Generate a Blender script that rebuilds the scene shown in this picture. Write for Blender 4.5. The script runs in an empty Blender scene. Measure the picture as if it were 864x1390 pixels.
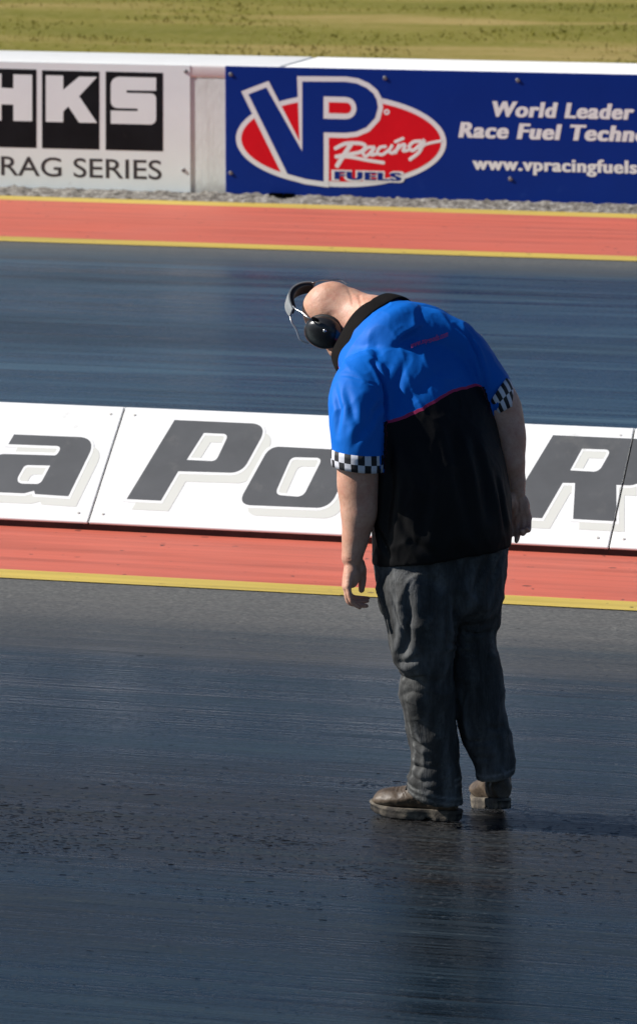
import bpy, bmesh, math, random
import numpy as np
from mathutils import Vector, Matrix, noise as mn

random.seed(7); np.random.seed(7)
scene = bpy.context.scene
COL = scene.collection

# ------------------------------------------------------------------ camera
FPX = 6000.0; CX, CY = 432.0, 695.0; PW, PH = 864.0, 1390.0
H = 3.37
PITCH = math.atan((CY + 390.0) / FPX)
PSI = math.radians(14.9)
cam_d = bpy.data.cameras.new('camera'); cam = bpy.data.objects.new('camera', cam_d); COL.objects.link(cam)
cam.location = (0, 0, H); cam.rotation_euler = (math.pi/2 - PITCH, 0, PSI)
cam_d.sensor_fit = 'VERTICAL'; cam_d.sensor_height = 36.0; cam_d.lens = FPX / PH * 36.0
cam_d.clip_start = 0.5; cam_d.clip_end = 3000
scene.camera = cam
RX = np.array([math.cos(PSI), math.sin(PSI), 0.0]); FW = np.array([-math.sin(PSI), math.cos(PSI), 0.0])
CAMP = np.array([0, 0, H])
cp, sp = math.cos(PITCH), math.sin(PITCH)

def ray(px, py):
    x = (px - CX) / FPX; y = -(py - CY) / FPX
    return RX * x + FW * (cp + y * sp) + np.array([0, 0, 1.0]) * (-sp + y * cp)
def hit_z(px, py, z=0.0):
    d = ray(px, py); t = (z - H) / d[2]; return CAMP + d * t
def hit_y(px, py, Y):
    d = ray(px, py); t = Y / d[1]; return CAMP + d * t
def hit_x(px, py, X):
    d = ray(px, py); t = X / d[0]; return CAMP + d * t
def lineY(yl, yr, z=0.0):
    return 0.5 * (hit_z(0, yl, z)[1] + hit_z(864, yr, z)[1])

# ------------------------------------------------------------------ materials
def mat(name):
    m = bpy.data.materials.new(name); m.use_nodes = True
    nt = m.node_tree; b = nt.nodes['Principled BSDF']
    return m, nt, b
def N(nt, t, **kw):
    n = nt.nodes.new(t)
    for k, v in kw.items(): setattr(n, k, v)
    return n
def L(nt, a, b): nt.links.new(a, b)
def coords(nt, scale=(1, 1, 1), kind='Object', rot=(0,0,0)):
    tc = N(nt, 'ShaderNodeTexCoord'); mp = N(nt, 'ShaderNodeMapping')
    mp.inputs['Scale'].default_value = scale; mp.inputs['Rotation'].default_value = rot
    L(nt, tc.outputs[kind], mp.inputs['Vector']); return mp.outputs['Vector']
def noise_tex(nt, vec, scale=5, detail=4, rough=0.55, dist=0.0):
    n = N(nt, 'ShaderNodeTexNoise'); n.inputs['Scale'].default_value = scale
    n.inputs['Detail'].default_value = detail; n.inputs['Roughness'].default_value = rough
    n.inputs['Distortion'].default_value = dist
    L(nt, vec, n.inputs['Vector']); return n.outputs['Fac']
def ramp(nt, fac, stops):
    r = N(nt, 'ShaderNodeValToRGB'); e = r.color_ramp.elements
    while len(e) < len(stops): e.new(0.5)
    for el, (p, c) in zip(e, stops):
        el.position = p; el.color = (c[0], c[1], c[2], 1) if hasattr(c, '__len__') else (c, c, c, 1)
    L(nt, fac, r.inputs['Fac']); return r.outputs['Color']
def mathn(nt, op, a, b=None, clamp=False):
    n = N(nt, 'ShaderNodeMath', operation=op); n.use_clamp = clamp
    for i, v in enumerate((a, b)):
        if v is None: continue
        if isinstance(v, (int, float)): n.inputs[i].default_value = v
        else: L(nt, v, n.inputs[i])
    return n.outputs[0]
def mixc(nt, fac, a, b, blend='MIX'):
    n = N(nt, 'ShaderNodeMix', data_type='RGBA', blend_type=blend)
    if isinstance(fac, (int, float)): n.inputs[0].default_value = fac
    else: L(nt, fac, n.inputs[0])
    for sock, v in ((n.inputs[6], a), (n.inputs[7], b)):
        if isinstance(v, (tuple, list)): sock.default_value = (v[0], v[1], v[2], 1)
        else: L(nt, v, sock)
    return n.outputs[2]
def bump(nt, bsdf, h, strength=0.3, dist=0.01):
    b = N(nt, 'ShaderNodeBump'); b.inputs['Strength'].default_value = strength; b.inputs['Distance'].default_value = dist
    L(nt, h, b.inputs['Height']); L(nt, b.outputs['Normal'], bsdf.inputs['Normal'])
    return b

def simple(name, col, rough=0.5, var=0.12, vscale=6, metal=0.0, bumpS=0.0, bscale=80, spec=0.5, dirt=None):
    m, nt, b = mat(name)
    v = coords(nt)
    f = noise_tex(nt, v, vscale, 6, 0.6)
    lo = tuple(max(0, c * (1 - var)) for c in col); hi = tuple(min(1, c * (1 + var)) for c in col)
    c = ramp(nt, f, [(0.3, lo), (0.7, hi)])
    if dirt:
        d = noise_tex(nt, v, dirt[1], 8, 0.7)
        k = ramp(nt, d, [(dirt[2], 0.0), (dirt[3], 1.0)])
        c = mixc(nt, k, c, dirt[0])
    L(nt, c, b.inputs['Base Color'])
    b.inputs['Roughness'].default_value = rough; b.inputs['Metallic'].default_value = metal
    b.inputs['Specular IOR Level'].default_value = spec
    if bumpS: bump(nt, b, noise_tex(nt, v, bscale, 4, 0.6), bumpS, 0.004)
    return m

M = {}
M['board_white'] = simple('board_white', (.76, .845, .845), .45, .03, 3, dirt=((.35, .34, .31), 7, .66, .82))
M['sign_black'] = simple('sign_black', (.008, .009, .011), .5, .3, 4, spec=.12, dirt=((.06, .055, .05), 9, .62, .85))
M['sign_text'] = simple('sign_text', (.03, .03, .033), .5)
M['sign_blue'] = simple('sign_blue', (.0012, .024, .215), .5, .06, 2, spec=.12, dirt=((.012, .045, .25), 6, .6, .85))
M['sign_red'] = simple('sign_red', (.66, .004, .014), .5, .05, spec=.15)
M['sign_white'] = simple('sign_white', (.74, .79, .79), .45, .03)
M['bolt'] = simple('bolt', (.25, .25, .25), .35, .2, 40, metal=.6)
M['screw'] = simple('painted_screw', (.55, .54, .5), .5, .1)
M['panel_white'] = simple('panel_white', (.80, .80, .785), .5, .02, 4, dirt=((.42, .41, .37), 6, .62, .84))
M['panel_grey'] = simple('panel_grey', (.085, .088, .092), .5, .12, 5, dirt=((.15, .148, .142), 6, .55, .85))
M['panel_shadow'] = simple('panel_shadow', (.62, .62, .57), .5, .02)
M['dark_gap'] = simple('dark_gap', (.045, .022, .016), .8, .4, 10)
M['cup_black'] = simple('cup_black', (.012, .012, .013), .3, .3, 30, bumpS=.05)
M['pad_black'] = simple('pad_black', (.01, .01, .011), .7)
M['band_grey'] = simple('band_grey', (.22, .235, .24), .35, .2, 40)
M['steel'] = simple('steel', (.5, .5, .5), .3, .1, metal=1.0)
M['rubber'] = simple('rubber', (.004, .004, .004), 1.0, spec=.05)
M['slot_shade'] = simple('slot_shade', (.002, .002, .002), 1.0, spec=0.0)

def m_concrete():
    m, nt, b = mat('painted_concrete'); v = coords(nt)
    c = ramp(nt, noise_tex(nt, v, 3, 8, .65), [(.3, (.58, .63, .60)), (.5, (.68, .75, .725)), (.7, (.74, .81, .79))])
    st = noise_tex(nt, coords(nt, (9, 9, .8)), 1.5, 6, .6)
    c = mixc(nt, ramp(nt, st, [(.5, 0), (.75, .45)]), c, (.40, .37, .33))
    pit = noise_tex(nt, v, 45, 3, .6); c = mixc(nt, ramp(nt, pit, [(.66, 0), (.74, .6)]), c, (.25, .23, .2))
    # dirty foot
    sx = N(nt, 'ShaderNodeSeparateXYZ'); L(nt, coords(nt), sx.inputs[0])
    zf = mathn(nt, 'ADD', sx.outputs[2], mathn(nt, 'MULTIPLY', noise_tex(nt, v, 20, 5, .7), .12))
    c = mixc(nt, ramp(nt, zf, [(.08, .7), (.19, 0)]), c, (.26, .23, .19))
    L(nt, c, b.inputs['Base Color']); b.inputs['Roughness'].default_value = .75
    bump(nt, b, noise_tex(nt, v, 25, 8, .7), .25, .01); return m
M['concrete'] = m_concrete()
M['cap'] = simple('white_masonry_paint', (.82, .81, .78), .6, .04, 8, bumpS=.15, dirt=((.5, .48, .43), 6, .66, .85))
def m_footing():
    m, nt, b = mat('broken_concrete'); v = coords(nt)
    c = ramp(nt, noise_tex(nt, v, 22, 8, .75), [(.36, (.04, .034, .028)), (.5, (.19, .17, .145)), (.66, (.42, .40, .36))])
    L(nt, c, b.inputs['Base Color']); b.inputs['Roughness'].default_value = .9
    bump(nt, b, noise_tex(nt, v, 30, 8, .7), .8, .02); return m
M['footing'] = m_footing()

def m_paint(name, col, streak=(.85, .95), chips=None):
    m, nt, b = mat(name); v = coords(nt)
    s = noise_tex(nt, coords(nt, (.3, 6, 1)), 2, 6, .6)
    c = ramp(nt, s, [(.3, tuple(x * .66 for x in col)), (.52, col), (.75, tuple(min(1, x * 1.15) for x in col))])
    p = noise_tex(nt, v, 1.2, 5, .6); c = mixc(nt, ramp(nt, p, [(.4, 0), (.75, .35)]), c, tuple(.7 * x + .06 for x in col))
    sp_ = noise_tex(nt, v, 16, 2, .5); c = mixc(nt, ramp(nt, sp_, [(.70, 0), (.735, .8)]), c, (.03, .02, .02))
    vo = N(nt, 'ShaderNodeTexVoronoi'); vo.inputs['Scale'].default_value = 7.0; L(nt, coords(nt, (.7, 1, 1)), vo.inputs['Vector'])
    spot = mathn(nt, 'MULTIPLY', mathn(nt, 'LESS_THAN', vo.outputs['Distance'], mathn(nt, 'MULTIPLY', noise_tex(nt, v, 3, 3, .6), .16)), .75)
    c = mixc(nt, mathn(nt, 'MULTIPLY', spot, ramp(nt, noise_tex(nt, v, 2.3, 2, .5), [(.45, 0), (.55, 1)])), c, (.07, .03, .025))
    if chips:
        ch = noise_tex(nt, coords(nt, (1, 2, 1)), 9, 8, .75); c = mixc(nt, ramp(nt, ch, [(.60, 0), (.68, .65)]), c, chips)
    L(nt, c, b.inputs['Base Color']); b.inputs['Roughness'].default_value = .62
    b.inputs['Specular IOR Level'].default_value = .35
    bump(nt, b, noise_tex(nt, v, 120, 4, .6), .3, .004); return m
M['red'] = m_paint('red_run_off_paint', (.55, .122, .076))
M['yellow'] = m_paint('yellow_line_paint', (.55, .40, .075), chips=(.24, .17, .05))

def m_track(name, edges, lift=1.0, tint=(.60, .88, 1), marbles=None):
    """rubbered asphalt: streaks run along the track (X); edges = list of (Y, width) where bare grey asphalt shows"""
    m, nt, b = mat(name); v = coords(nt)
    s1 = noise_tex(nt, coords(nt, (.10, 3.2, 1)), 1.6, 7, .6, .4)
    s2 = noise_tex(nt, coords(nt, (.22, 17, 1)), 2.0, 6, .62)
    s3 = noise_tex(nt, coords(nt, (.8, 60, 1)), 2.0, 4, .6)
    patch = noise_tex(nt, coords(nt, (.16, .8, 1)), 1.0, 6, .65)
    agg = noise_tex(nt, v, 55, 4, .7)
    f = mathn(nt, 'ADD', mathn(nt, 'MULTIPLY', s1, .45), mathn(nt, 'ADD', mathn(nt, 'MULTIPLY', s2, .35), mathn(nt, 'MULTIPLY', s3, .2)))
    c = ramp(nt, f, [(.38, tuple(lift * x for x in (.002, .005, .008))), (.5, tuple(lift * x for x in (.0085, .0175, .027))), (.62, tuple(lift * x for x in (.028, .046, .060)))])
    # brownish unrubbered patches
    pk = ramp(nt, mathn(nt, 'ADD', mathn(nt, 'MULTIPLY', patch, .7), mathn(nt, 'MULTIPLY', s2, .3)), [(.50, 0), (.64, 1)])
    c = mixc(nt, mathn(nt, 'MULTIPLY', pk, .55), c, (.026, .023, .021))
    rough = mathn(nt, 'ADD', mathn(nt, 'MULTIPLY', f, 1.25), -.38)
    rough = mathn(nt, 'ADD', rough, mathn(nt, 'MULTIPLY', pk, .15))
    rough = mathn(nt, 'ADD', rough, mathn(nt, 'ADD', ramp(nt, s3, [(.50, 0), (.64, .22)]), ramp(nt, agg, [(.5, 0), (.72, .25)])))
    rough = mathn(nt, 'MAXIMUM', rough, .16)
    c = mixc(nt, ramp(nt, s2, [(.36, .85), (.46, 0)]), c, (.004, .0045, .005))
    c = mixc(nt, ramp(nt, agg, [(.60, 0), (.70, .7)]), c, (.06, .06, .06))
    sx = N(nt, 'ShaderNodeSeparateXYZ'); L(nt, v, sx.inputs[0])
    tot = None
    for (Y, wd) in edges:
        d = mathn(nt, 'ABSOLUTE', mathn(nt, 'SUBTRACT', sx.outputs[1], Y))
        d = mathn(nt, 'DIVIDE', d, wd)
        d = mathn(nt, 'ADD', d, mathn(nt, 'MULTIPLY', mathn(nt, 'SUBTRACT', s1, .5), .9))
        k = ramp(nt, d, [(.15, 1), (1.0, 0)])
        tot = k if tot is None else mathn(nt, 'MAXIMUM', tot, k)
    ac = ramp(nt, agg, [(.3, (.065, .060, .054)), (.55, (.11, .102, .092)), (.75, (.17, .16, .145))])
    c = mixc(nt, tot, c, ac)
    rough = mathn(nt, 'ADD', rough, mathn(nt, 'MULTIPLY', tot, .4))
    if marbles:      # a dull strip where loose rubber has been swept together
        d = mathn(nt, 'DIVIDE', mathn(nt, 'ABSOLUTE', mathn(nt, 'SUBTRACT', sx.outputs[1], marbles[0])), marbles[1])
        d = mathn(nt, 'ADD', d, mathn(nt, 'ADD', mathn(nt, 'MULTIPLY', mathn(nt, 'SUBTRACT', patch, .5), 2.2), mathn(nt, 'MULTIPLY', mathn(nt, 'SUBTRACT', s2, .5), 1.2)))
        k = ramp(nt, d, [(.2, .65), (1.0, 0)])
        c = mixc(nt, k, c, ramp(nt, agg, [(.4, (.012, .0095, .008)), (.7, (.045, .036, .03))])); rough = mathn(nt, 'ADD', rough, mathn(nt, 'MULTIPLY', k, .16))
    L(nt, c, b.inputs['Base Color']); L(nt, rough, b.inputs['Roughness'])
    b.inputs['Specular IOR Level'].default_value = .5; b.inputs['Specular Tint'].default_value = (*tint, 1)
    h = mathn(nt, 'ADD', mathn(nt, 'MULTIPLY', s2, .6), mathn(nt, 'ADD', mathn(nt, 'MULTIPLY', s3, .35), mathn(nt, 'MULTIPLY', agg, .26)))
    bump(nt, b, h, .30, .012); return m

# ------------------------------------------------------------------ object helpers
def tag(o, label=None, cat=None, group=None, kind=None):
    if label: o['label'] = label
    if cat: o['category'] = cat
    if group: o['group'] = group
    if kind: o['kind'] = kind
    return o
def empty(name, loc=(0, 0, 0), rz=0.0):
    o = bpy.data.objects.new(name, None); COL.objects.link(o); o.location = loc; o.rotation_euler = (0, 0, rz); return o
def link(name, me, material=None, parent=None, smooth=True):
    o = bpy.data.objects.new(name, me); COL.objects.link(o)
    if material: me.materials.clear(); me.materials.append(material)
    if len(me.polygons): me.polygons.foreach_set('use_smooth', np.full(len(me.polygons), bool(smooth)))
    if parent: o.parent = parent
    return o
def mesh(name, verts, faces, material=None, parent=None, smooth=False):
    me = bpy.data.meshes.new(name); me.from_pydata([tuple(map(float, v)) for v in verts], [], faces); me.update()
    return link(name, me, material, parent, smooth)
def sheet(name, x0, x1, y0, y1, z, material, nx=1):
    xs = np.linspace(x0, x1, nx + 1); vs = []; fs = []
    for x in xs: vs += [(x, y0, z), (x, y1, z)]
    for i in range(nx): a = 2 * i; fs.append((a, a + 2, a + 3, a + 1))
    o = mesh(name, vs, fs, material); tag(o, kind='structure'); return o
def box_bm(bm, x0, x1, y0, y1, z0, z1):
    r = bmesh.ops.create_cube(bm, size=1.0)
    for v in r['verts']:
        v.co = Vector((x0 + (v.co.x + .5) * (x1 - x0), y0 + (v.co.y + .5) * (y1 - y0), z0 + (v.co.z + .5) * (z1 - z0)))
    return r['verts']
def from_bm(name, bm, material, parent=None, smooth=False):
    me = bpy.data.meshes.new(name); bm.normal_update(); bm.to_mesh(me); bm.free()
    return link(name, me, material, parent, smooth)

# ------------------------------------------------------------------ ground layout (Y of every line along the track)
Y_y1b = lineY(784, 828.5); Y_y1t = lineY(772, 817); Y_bar = lineY(715, 756)
Y_y2b = lineY(327, 354); Y_y2t = lineY(320.6, 348)
Y_y3b = lineY(270.7, 296.3); Y_y3t = lineY(265.3, 290.5)
Y_wall = Y_y3t + 0.16
print('LAYOUT', Y_y1b, Y_y1t, Y_bar, Y_y2b, Y_y2t, Y_y3b, Y_y3t, Y_wall)
XA, XB = -90, 90
Xj = hit_z(120, 716 + 4, 0)[0]                   # joint between the barrier panels
top = hit_x(170, 552, Xj)
PB = np.array([0, Y_bar, 0.035]); TILT = np.array([0, top[1] - Y_bar, top[2] - 0.035]); TH = np.linalg.norm(TILT); TD = TILT / TH
TN = np.cross(np.array([1.0, 0, 0]), TD)         # panel normal (towards the camera and up)
if TN[1] > 0: TN = -TN
print('PANEL', Xj, top, TH, TN)

ground = sheet('ground', -300, 300, -80, 700, -0.012, simple('earth', (.16, .14, .07), .9, .3, 2))
trk = m_track('rubbered_asphalt', [(Y_y1b, 1.5)], .75, marbles=(lineY(1096, 1158), .85))
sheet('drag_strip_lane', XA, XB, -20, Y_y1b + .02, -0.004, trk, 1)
sheet('yellow_line', XA, XB, Y_y1b, Y_y1t, 0.0, M['yellow'])
sheet('red_run_off', XA, XB, Y_y1t, Y_bar + 2.2 * (top[1] - Y_bar), 0.0, M['red'])
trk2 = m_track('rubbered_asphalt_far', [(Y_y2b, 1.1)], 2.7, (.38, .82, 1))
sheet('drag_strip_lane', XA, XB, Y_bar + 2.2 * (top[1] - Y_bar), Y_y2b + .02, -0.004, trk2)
sheet('yellow_line', XA, XB, Y_y2b, Y_y2t, 0.0, M['yellow'])
sheet('red_run_off', XA, XB, Y_y2t, Y_y3b, 0.0, M['red'])
sheet('yellow_line', XA, XB, Y_y3b, Y_y3t, 0.0, M['yellow'])

# rough broken concrete strip at the foot of the wall
def footing():
    nx, ny = 1300, 7; xs = np.concatenate([np.linspace(-50, -18, 200, endpoint=False), np.linspace(-18, 12, 900), np.linspace(12.1, 40, 200)]); vs = []; fs = []
    for i, x in enumerate(xs):
        for j in range(ny):
            t = j / (ny - 1); y = Y_y3t - .012 + t * .19
            z = .0 + .055 * t + .018 * mn.noise((x * 9, y * 14, 0)) * min(1, t * 3) + .022 * mn.noise((x * 27, y * 30, 5)) * min(1, t * 3)
            z += -.006 if j == 0 else 0
            vs.append((x, y + .012 * mn.noise((x * 6, 0, 3)), z))
    for i in range(nx - 1):
        for j in range(ny - 1):
            a = i * ny + j; fs.append((a, a + ny, a + ny + 1, a + 1))
    tag(mesh('wall_footing', vs, fs, M['footing'], None, True), kind='structure')
footing()

# ------------------------------------------------------------------ 2D shape tools (curves -> flat thin meshes)
def rounded(pts, n=7):
    """pts: (x, y) or (x, y, r): rounds the marked corners"""
    out = []; k = len(pts)
    for i, p in enumerate(pts):
        r = p[2] if len(p) > 2 else 0
        c = np.array(p[:2], float)
        if r <= 0: out.append(c); continue
        a = np.array(pts[i - 1][:2], float); b = np.array(pts[(i + 1) % k][:2], float)
        da = a - c; la = np.linalg.norm(da); da /= la; db = b - c; lb = np.linalg.norm(db); db /= lb
        cosang = np.clip(np.dot(da, db), -1, 1); ang = math.acos(cosang)
        t = min(r / math.tan(ang / 2), la * .48, lb * .48)
        p0 = c + da * t; p2 = c + db * t
        for s in np.linspace(0, 1, n):
            out.append((1 - s) ** 2 * p0 + 2 * s * (1 - s) * (c * .82 + (p0 + p2) * .09) + s * s * p2)
    return np.array(out)
def offset_poly(P, d):
    """outward offset, image coordinates, mitred"""
    P = np.asarray(P, float); keep = [0]
    for i in range(1, len(P)):
        if np.linalg.norm(P[i] - P[keep[-1]]) > .15: keep.append(i)
    P = P[keep]
    area = .5 * np.sum(P[:, 0] * np.roll(P[:, 1], -1) - np.roll(P[:, 0], -1) * P[:, 1])
    s = 1 if area > 0 else -1
    e = np.roll(P, -1, 0) - P; e /= np.linalg.norm(e, axis=1)[:, None]
    nrm = np.stack([e[:, 1], -e[:, 0]], 1) * s
    out = []
    for i in range(len(P)):
        n0, n1 = nrm[i - 1], nrm[i]; m = n0 + n1; q = max(np.dot(m, m) / 2, .25)
        out.append(P[i] + m / q * d)
    return np.array(out)
def ellipse(cx, cy, a, b, n=96, slope=0.0):
    t = np.linspace(0, 2 * math.pi, n, endpoint=False)
    x = a * np.cos(t); return np.stack([cx + x, cy + b * np.sin(t) + slope * x], 1)
def stroke(pts, w):
    """an open pen stroke as a closed outline (Catmull-Rom smoothed)"""
    P = np.array(pts, float); Q = []
    E = np.vstack([2 * P[0] - P[1], P, 2 * P[-1] - P[-2]])
    for i in range(1, len(E) - 2):
        for s in np.linspace(0, 1, 8, endpoint=False):
            p0, p1, p2, p3 = E[i - 1:i + 3]
            Q.append(.5 * ((2 * p1) + (-p0 + p2) * s + (2 * p0 - 5 * p1 + 4 * p2 - p3) * s * s + (-p0 + 3 * p1 - 3 * p2 + p3) * s ** 3))
    Q.append(P[-1]); Q = np.array(Q)
    T = np.gradient(Q, axis=0); T /= np.linalg.norm(T, axis=1)[:, None] + 1e-9
    Nn = np.stack([-T[:, 1], T[:, 0]], 1) * w / 2
    cap1 = [Q[-1] + (T[-1] * math.sin(a) + Nn[-1] / (w / 2) * math.cos(a)) * w / 2 for a in np.linspace(.4, math.pi - .4, 4)]
    cap0 = [Q[0] + (-T[0] * math.sin(a) - Nn[0] / (w / 2) * math.cos(a)) * w / 2 for a in np.linspace(.4, math.pi - .4, 4)]
    return np.array(list(Q + Nn) + cap1 + list((Q - Nn)[::-1]) + cap0)
def flat_mesh(name, loops, thick):
    """fill closed 2D loops (even-odd: inner loops are holes) -> thin mesh in XY, front at z = thick"""
    cu = bpy.data.curves.new(name, 'CURVE'); cu.dimensions = '2D'; cu.fill_mode = 'BOTH'; cu.extrude = thick / 2
    for lp in loops:
        s = cu.splines.new('POLY'); s.points.add(len(lp) - 1); s.use_cyclic_u = True
        for p, q in zip(s.points, lp): p.co = (q[0], q[1], 0, 1)
    o = bpy.data.objects.new('tmp', cu); COL.objects.link(o)
    me = bpy.data.meshes.new_from_object(o); bpy.data.objects.remove(o); bpy.data.curves.remove(cu)
    for v in me.vertices: v.co.z += thick / 2
    me.name = name; return me
def merge_meshes(name, ms):
    bm = bmesh.new()
    for m in ms: bm.from_mesh(m); bpy.data.meshes.remove(m)
    me = bpy.data.meshes.new(name); bm.to_mesh(me); bm.free(); return me
def text_mesh(name, s, bold=0.0, shear=0.0, spacing=1.0):
    fc = bpy.data.curves.new(name, 'FONT'); fc.body = s; fc.size = 1.0; fc.offset = bold; fc.shear = shear; fc.space_character = spacing; fc.extrude = .0
    o = bpy.data.objects.new('tmp', fc); COL.objects.link(o)
    me = bpy.data.meshes.new_from_object(o); bpy.data.objects.remove(o); bpy.data.curves.remove(fc)
    return me
def bounds(me):
    a = np.array([v.co[:] for v in me.vertices]); return a.min(0), a.max(0)

class Plane:
    """a flat board in the world: origin + U*x + V*y + N*h; to2 maps a photo pixel on the board to (x, y)"""
    def __init__(s, o, U, V, Nn): s.o, s.U, s.V, s.N = map(lambda a: np.array(a, float), (o, U, V, Nn))
    def to2(s, px, py):
        d = ray(px, py); t = np.dot(s.o - CAMP, s.N) / np.dot(d, s.N); p = CAMP + d * t - s.o
        return np.array([np.dot(p, s.U), np.dot(p, s.V)])
    def loop(s, P): return np.array([s.to2(*p[:2]) for p in P])
    def place(s, me, h, base):
        for v in me.vertices:
            p = s.o + s.U * v.co.x + s.V * v.co.y + s.N * (v.co.z + h) - base
            v.co = p
        me.update()
LAYER = 0.0005
def paint(pl, name, loops, k, material, parent, th=0.0004):
    me = flat_mesh(name, [pl.loop(l) for l in loops], th); pl.place(me, k * LAYER, np.array(parent.location)); return link(name, me, material, parent, False)
def paint_many(pl, name, shapes, k, material, parent, th=0.0004):
    me = merge_meshes(name, [flat_mesh(name, [pl.loop(l) for l in lp], th) for lp in shapes])
    pl.place(me, k * LAYER, np.array(parent.location)); return link(name, me, material, parent, False)
def lettering(pl, name, s, fit, x0, x1, ybase, capH, k, material, parent, bold=0., shear=0., spacing=1.0, th=.0004, ref='H', heavy=0.0):
    """text s on the board, scaled so that the substring fit spans the pixels x0..x1 on baseline ybase; capH = height of ref in pixels"""
    mf = text_mesh('t', fit, bold, shear, spacing); lo, hi = bounds(mf); bpy.data.meshes.remove(mf)
    mr = text_mesh('t', ref, bold, 0, spacing); rlo, rhi = bounds(mr); bpy.data.meshes.remove(mr)
    i0 = s.index(fit); off = 0.0
    if i0 > 0:
        a = text_mesh('t', s[:i0] + fit, bold, shear, spacing); off = bounds(a)[1][0] - hi[0]; bpy.data.meshes.remove(a)
    me = text_mesh(name, s, bold, shear, spacing)
    if heavy:
        bm = bmesh.new()
        for q_, dx in enumerate((-heavy, -heavy / 3, heavy / 3, heavy)):
            n0 = len(bm.verts); bm.from_mesh(me); bm.verts.ensure_lookup_table()
            for v in bm.verts[n0:]: v.co.x += dx; v.co.z = .0
            for v in bm.verts[n0:]: v.co.z = q_ * .12
        bm.to_mesh(me); bm.free()
    A = pl.to2(x0, ybase); B = pl.to2(x1, ybase + .024 * (x1 - x0)); C = pl.to2(x0, ybase - capH)
    sx = (B[0] - A[0]) / (hi[0] - lo[0]); sy = (C[1] - A[1]) / (rhi[1] - 0.0)
    bm = bmesh.new(); bm.from_mesh(me)
    r = bmesh.ops.extrude_face_region(bm, geom=bm.faces[:])
    for v in [g for g in r['geom'] if isinstance(g, bmesh.types.BMVert)]: v.co.z += 1.0
    bm.to_mesh(me); bm.free()
    for v in me.vertices:
        x, y, z = v.co; v.co = (A[0] + (x - off - lo[0]) * sx, A[1] + y * sy, th * z)
    pl.place(me, k * LAYER, np.array(parent.location)); return link(name, me, material, parent, False)

# ------------------------------------------------------------------ far wall
WT = hit_y(432, 90.5, Y_wall)[2]                 # top of the wall face
WB = hit_z(432, 77, WT)[1]                       # back edge of the flat top
print('WALL', Y_wall, WT, WB - Y_wall)
XW = hit_y(384, 180, Y_wall)[0]
def wall_block(x0, x1, label):
    r = empty('concrete_wall', ((x0 + x1) / 2, Y_wall, 0)); tag(r, label, 'wall', 'blocks of the trackside wall')
    bm = bmesh.new(); w = (x1 - x0) / 2 - .006
    nx = 60; prof = [(0, .0), (0, WT - .14), (0, WT - .012)]
    vs = box_bm(bm, -w, w, 0, WB - Y_wall, -.01, WT - .10)
    from_bm('wall_face', bm, M['concrete'], r)
    bm = bmesh.new(); box_bm(bm, -w, w, -.004, WB - Y_wall, WT - .099, WT)
    bmesh.ops.bevel(bm, geom=bm.edges[:], offset=.022, segments=4, affect='EDGES', profile=.5)
    from_bm('coping', bm, M['cap'], r, True)
    return r
wl = wall_block(XW - 40, XW, 'long white painted concrete wall block behind the black and white sign')
wr = wall_block(XW, XW + 40, 'white painted concrete wall block running right behind the blue sign')
for (a, b_) in ((368, 384.5), (387, 399.5)):
    par = wl if b_ < 386 else wr
    xa = hit_y(a, 270, Y_wall)[0]; xb = hit_y(b_, 270, Y_wall)[0]
    bm = bmesh.new(); box_bm(bm, xa - par.location.x, xb - par.location.x, -.06, .05, .03, .058)
    from_bm('slot_shade_block', bm, M['slot_shade'], par)  # solid block, coloured black to imitate the shade inside a slot

BY = Y_wall - .008                                # face of the boards
pl = Plane((0, BY, 0), (1, 0, 0), (0, 0, 1), (0, -1, 0))
def board(name, label, xl, xr, xr_real, material):
    zb = pl.to2(xl if xl > 0 else 0, 92)[1]
    x0 = pl.to2(xl, 180)[0]; x1 = pl.to2(xr, 180)[0] if xr_real is None else pl.to2(xr_real, 180)[0]
    z0 = hit_y(258, 261.5, BY)[2]; z1 = hit_y(258, 88.5, BY)[2]
    r = empty(name, ((x0 + x1) / 2, BY, z0)); tag(r, label, 'sign', 'sponsor signs on the trackside wall')
    bm = bmesh.new(); w = (x1 - x0) / 2
    nx = 30
    vs = box_bm(bm, -w, w, 0, .0078, 0, z1 - z0)
    bmesh.ops.bevel(bm, geom=bm.edges[:], offset=.002, segments=1, affect='EDGES')
    from_bm('sign_board', bm, material, r)
    return r, x0, x1, z0, z1
hks, hx0, hx1, hz0, hz1 = board('advertising_sign', 'white sign with three black squares and DRAG SERIES lettering on the far wall', -150, 258.5, None, M['board_white'])
def bolts(parent, pts):
    for (px, py) in pts:
        c = pl.to2(px, py)
        bm = bmesh.new(); bmesh.ops.create_cone(bm, cap_ends=True, segments=14, radius1=.016, radius2=.010, depth=.008)
        bmesh.ops.rotate(bm, verts=bm.verts, matrix=Matrix.Rotation(math.pi / 2, 3, 'X'))
        bmesh.ops.translate(bm, verts=bm.verts, vec=Vector((c[0] - parent.location.x, -.004, c[1] - parent.location.z)))
        from_bm('bolt', bm, M['bolt'], parent)
bolts(hks, [(252, 97), (249, 231)])
sl = .024
def sq(x0, x1, ya, yb): return [(x0, ya), (x1, ya + sl * (x1 - x0)), (x1, yb + sl * (x1 - x0)), (x0, yb)]
for (x0, x1, ya, yb) in ((-29, 49.8, 92.5, 199.0), (57.2, 135, 95.3, 201.2), (143.5, 221.3, 97, 203.5)):
    paint(pl, 'black_square', [sq(x0, x1, ya, yb)], 1, M['sign_black'], hks)
Hh = [(-23, 100), (2.3, 100), (2.3, 119), (18.5, 120), (18.5, 101), (44, 101.6), (44, 164.6), (18.5, 164), (18.5, 142), (2.3, 141.6), (2.3, 163.5), (-23, 163)]
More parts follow.
